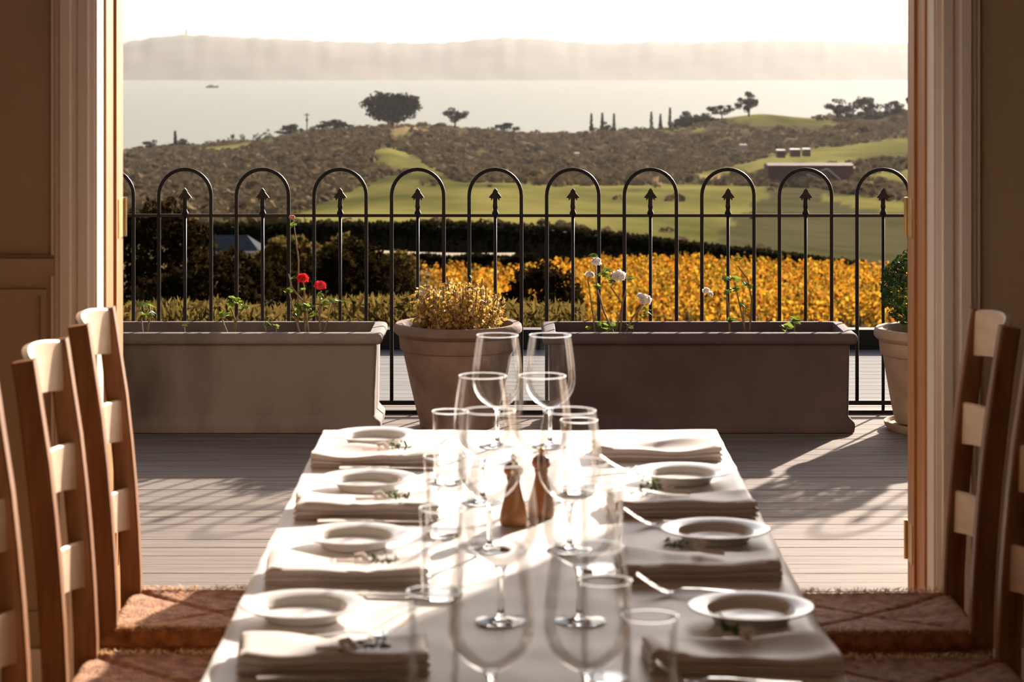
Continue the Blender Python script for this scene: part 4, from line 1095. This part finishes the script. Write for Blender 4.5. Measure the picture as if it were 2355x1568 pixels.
# dry grass on the bank behind the troughs
n = 9000; gu = np.where(RNG.random(n) < .85, RNG.uniform(240, 1010, n), RNG.uniform(1150, 1340, n)); gd = RNG.uniform(19, 26, n)
gz = np.array([land_z(a, b) for a, b in zip(gu, gd)]); gt = EYE - (np.interp(gu, [280, 500, 620, 700, 960, 1150, 1340], [712, 700, 722, 700, 690, 705, 710]) + RNG.uniform(-6, 70, n) - HY) / F * gd
cen = np.stack([(gu - CX) / F * gd, gd, gt], 1)
o = MB().leaves(cen, np.stack([RNG.normal(0, 1, n), RNG.normal(0, 1, n), RNG.normal(0, .35, n)], 1), RNG.uniform(.08, .2, n), .25)
# stalks down to the bank
for i in range(0, n, 14):
    c_ = cen[i]; o.tube([(c_[0], c_[1], gz[i]), (c_[0] + .03, c_[1], (gz[i] + c_[2]) / 2), tuple(c_)], .006, 3, False)
o = o.obj('dry_grass', M['drygrass']); tag(o, 'dry golden grass on the bank behind the trough planters', 'grass', None, 'stuff')

# ---- vineyard
def vine_mb(seed, n=38, trunk=True):
    rg = np.random.default_rng(seed); t_ = rg.random(n)
    a = rg.uniform(0, 2 * PI, n); q = (.34 - .20 * t_) * np.sqrt(rg.random(n))
    cen = np.stack([q * np.cos(a), 1.25 * q * np.sin(a), .40 + 1.35 * t_ + rg.normal(0, .08, n)], 1)
    return cen, rg.normal(0, 1, (n, 3)), rg.uniform(.18, .34, n)
vm = []
for s_ in range(6):
    c_, n_, z_ = vine_mb(s_); vm.append(MB().leaves(c_, n_, z_, .75).mesh('vine_canopy', M['vineleaf']))
tm = MB().tube([(0, 0, -.2), (.04, 0, .4), (0, .03, .9)], [.05, .04, .03], 6).mesh('vine_trunk', M['vinewood'])
cand = []
ang = math.radians(14); ca, sa_ = math.cos(ang), math.sin(ang)
for i in range(-60, 80):
    for j in range(0, 140):
        a_, b_ = i * 2.5, j * 1.1
        x = a_ * ca + b_ * sa_ - 12; y = 104 + b_ * ca - a_ * sa_ * .2
        x += random.gauss(0, .08); y += random.gauss(0, .12)
        if not 106 < y < 229: continue
        u = CX + x / y * F
        if u > 2230 or u < np.interp(y, [106, 150, 190, 229], [1160, 1050, 930, 900]): continue
        z = land_z(u, y); pyt = HY + (EYE - (z + 1.8)) * F / y
        if pyt > 770 or pyt < np.interp(u, [900, 1250, 1350, 1600, 1900, 2110], [601, 598, 587, 579, 593, 603]): continue
        cand.append((y, x, z))
cand.sort()
VL = 'grapevine in golden autumn leaf in the vineyard behind the white roses'
far = []
for k, (y, x, z) in enumerate(cand):
    if k < 300:
        r = bpy.data.objects.new('grapevine', tm); C.objects.link(r); r.location = (x, y, z); r.rotation_euler = (0, 0, random.uniform(0, 6)); sc_ = random.uniform(.8, 1.15); r.scale = (sc_, sc_, sc_)
        tag(r, VL, 'grapevine', 'nearest grapevines of the vineyard')
        cpy = bpy.data.objects.new('vine_canopy', vm[k % 6]); C.objects.link(cpy); cpy.parent = r
    else: far.append((y, x, z))
mb = MB()
for k, (y, x, z) in enumerate(far):
    c_, n_, z_ = vine_mb(100 + k % 40, 30); s_ = random.uniform(.8, 1.15)
    mb.leaves(c_ * s_ + np.array([x, y, z]), n_, z_ * s_, .75)
if far: tag(mb.obj('vineyard_foliage', M['vineleaf']), 'golden rows of vines farther down the vineyard slope', 'vines', None, 'stuff')
print('VINES', len(cand), 'far', len(far))

# ================================================================== AIR: sea haze over the land and water
m, t, out = nt('sea_haze')
vs = t.nodes.new('ShaderNodeVolumeScatter'); vs.inputs['Color'].default_value = (.104, .106, .110, 1)
vs.inputs['Density'].default_value = HAZE = 0.00027; vs.inputs['Anisotropy'].default_value = .35
lk(t, vs, 'Volume', out, 'Volume')
o = MB().box(-7000, 7000, 236, 9500, -120, 70).obj('haze', m); tag(o, 'pale sea haze lying over the hills and the water', 'haze', None, 'stuff')

# ================================================================== LIGHT
AZ, EL = math.radians(25.5), math.radians(20.0)
S = Vector((math.sin(AZ) * math.cos(EL), math.cos(AZ) * math.cos(EL), math.sin(EL)))
ld = bpy.data.lights.new('sun', 'SUN'); ld.energy = 14.0; ld.angle = math.radians(.9); ld.color = (1.0, .845, .70)
lo = bpy.data.objects.new('sun', ld); C.objects.link(lo); lo.rotation_euler = S.to_track_quat('Z', 'Y').to_euler(); lo.location = (20, 40, 20)
# unseen warm area lamps, added to brighten the room from above
for i, (x, y) in enumerate(((-1.8, -.2), (1.8, -.2))):
    al = bpy.data.lights.new('added_fill_lamp', 'AREA'); al.shape = 'DISK'; al.size = .45; al.energy = 12; al.color = (1.0, .62, .36)
    ao = bpy.data.objects.new('added_fill_lamp', al); C.objects.link(ao); ao.location = (x, y, 2.86)

w = bpy.data.worlds.new('world'); SC.world = w; w.use_nodes = True; t = w.node_tree; t.nodes.clear()
wo = t.nodes.new('ShaderNodeOutputWorld'); bg = t.nodes.new('ShaderNodeBackground')
sky = t.nodes.new('ShaderNodeTexSky'); sky.sky_type = 'NISHITA'; sky.sun_disc = False
sky.sun_elevation = EL; sky.sun_rotation = AZ; sky.air_density = 1.0; sky.dust_density = 3.0; sky.ozone_density = 1.0
hs = t.nodes.new('ShaderNodeHueSaturation'); hs.inputs['Saturation'].default_value = .6
lk(t, sky, 'Color', hs, 'Color')
mx = t.nodes.new('ShaderNodeMix'); mx.data_type = 'RGBA'; mx.blend_type = 'MULTIPLY'; mx.inputs[0].default_value = 1.0
mx.inputs[7].default_value = (.97, .97, 1.03, 1)
t.links.new(hs.outputs[0], mx.inputs[6])
# the bright hazy half of the sky is the one around the low sun
tcw = t.nodes.new('ShaderNodeTexCoord'); dt = t.nodes.new('ShaderNodeVectorMath'); dt.operation = 'DOT_PRODUCT'; dt.inputs[1].default_value = S
lk(t, tcw, 'Generated', dt, 0)
mr = t.nodes.new('ShaderNodeMapRange'); mr.interpolation_type = 'SMOOTHSTEP'
for k_, v_ in (('From Min', .1), ('From Max', 1.0), ('To Min', .68), ('To Max', 2.1)): mr.inputs[k_].default_value = v_
t.links.new(dt.outputs['Value'], mr.inputs['Value'])
sc2 = t.nodes.new('ShaderNodeVectorMath'); sc2.operation = 'SCALE'
t.links.new(mx.outputs[2], sc2.inputs[0]); t.links.new(mr.outputs['Result'], sc2.inputs['Scale']); t.links.new(sc2.outputs[0], bg.inputs['Color'])
bg.inputs['Strength'].default_value = .105
lk(t, bg, 'Background', wo, 'Surface')

# ================================================================== CAMERA
cd = bpy.data.cameras.new('camera'); cd.lens = 85.0; cd.sensor_width = 36.0; cd.sensor_fit = 'HORIZONTAL'
cd.shift_y = -(784.0 - HY) / 2355.0
cd.clip_start = .05; cd.clip_end = 12000
cd.dof.use_dof = True; cd.dof.focus_distance = 10.6; cd.dof.aperture_fstop = 8.0; cd.dof.aperture_blades = 0
co = bpy.data.objects.new('camera', cd); C.objects.link(co); co.location = (0, 0, EYE); co.rotation_euler = (PI / 2, 0, 0)
SC.camera = co

SC.view_settings.view_transform = 'Standard'; SC.view_settings.look = 'None'; SC.view_settings.gamma = 1.0
SC.view_settings.use_curve_mapping = False; SC.view_settings.exposure = 0.0
cy = SC.cycles
cy.use_denoising = True; cy.max_bounces = 10; cy.diffuse_bounces = 4; cy.glossy_bounces = 4; cy.transmission_bounces = 8
cy.transparent_max_bounces = 40; cy.volume_bounces = 0; cy.caustics_reflective = False; cy.caustics_refractive = False
cy.use_adaptive_sampling = True; cy.adaptive_threshold = .03; cy.sample_clamp_indirect = 6.0
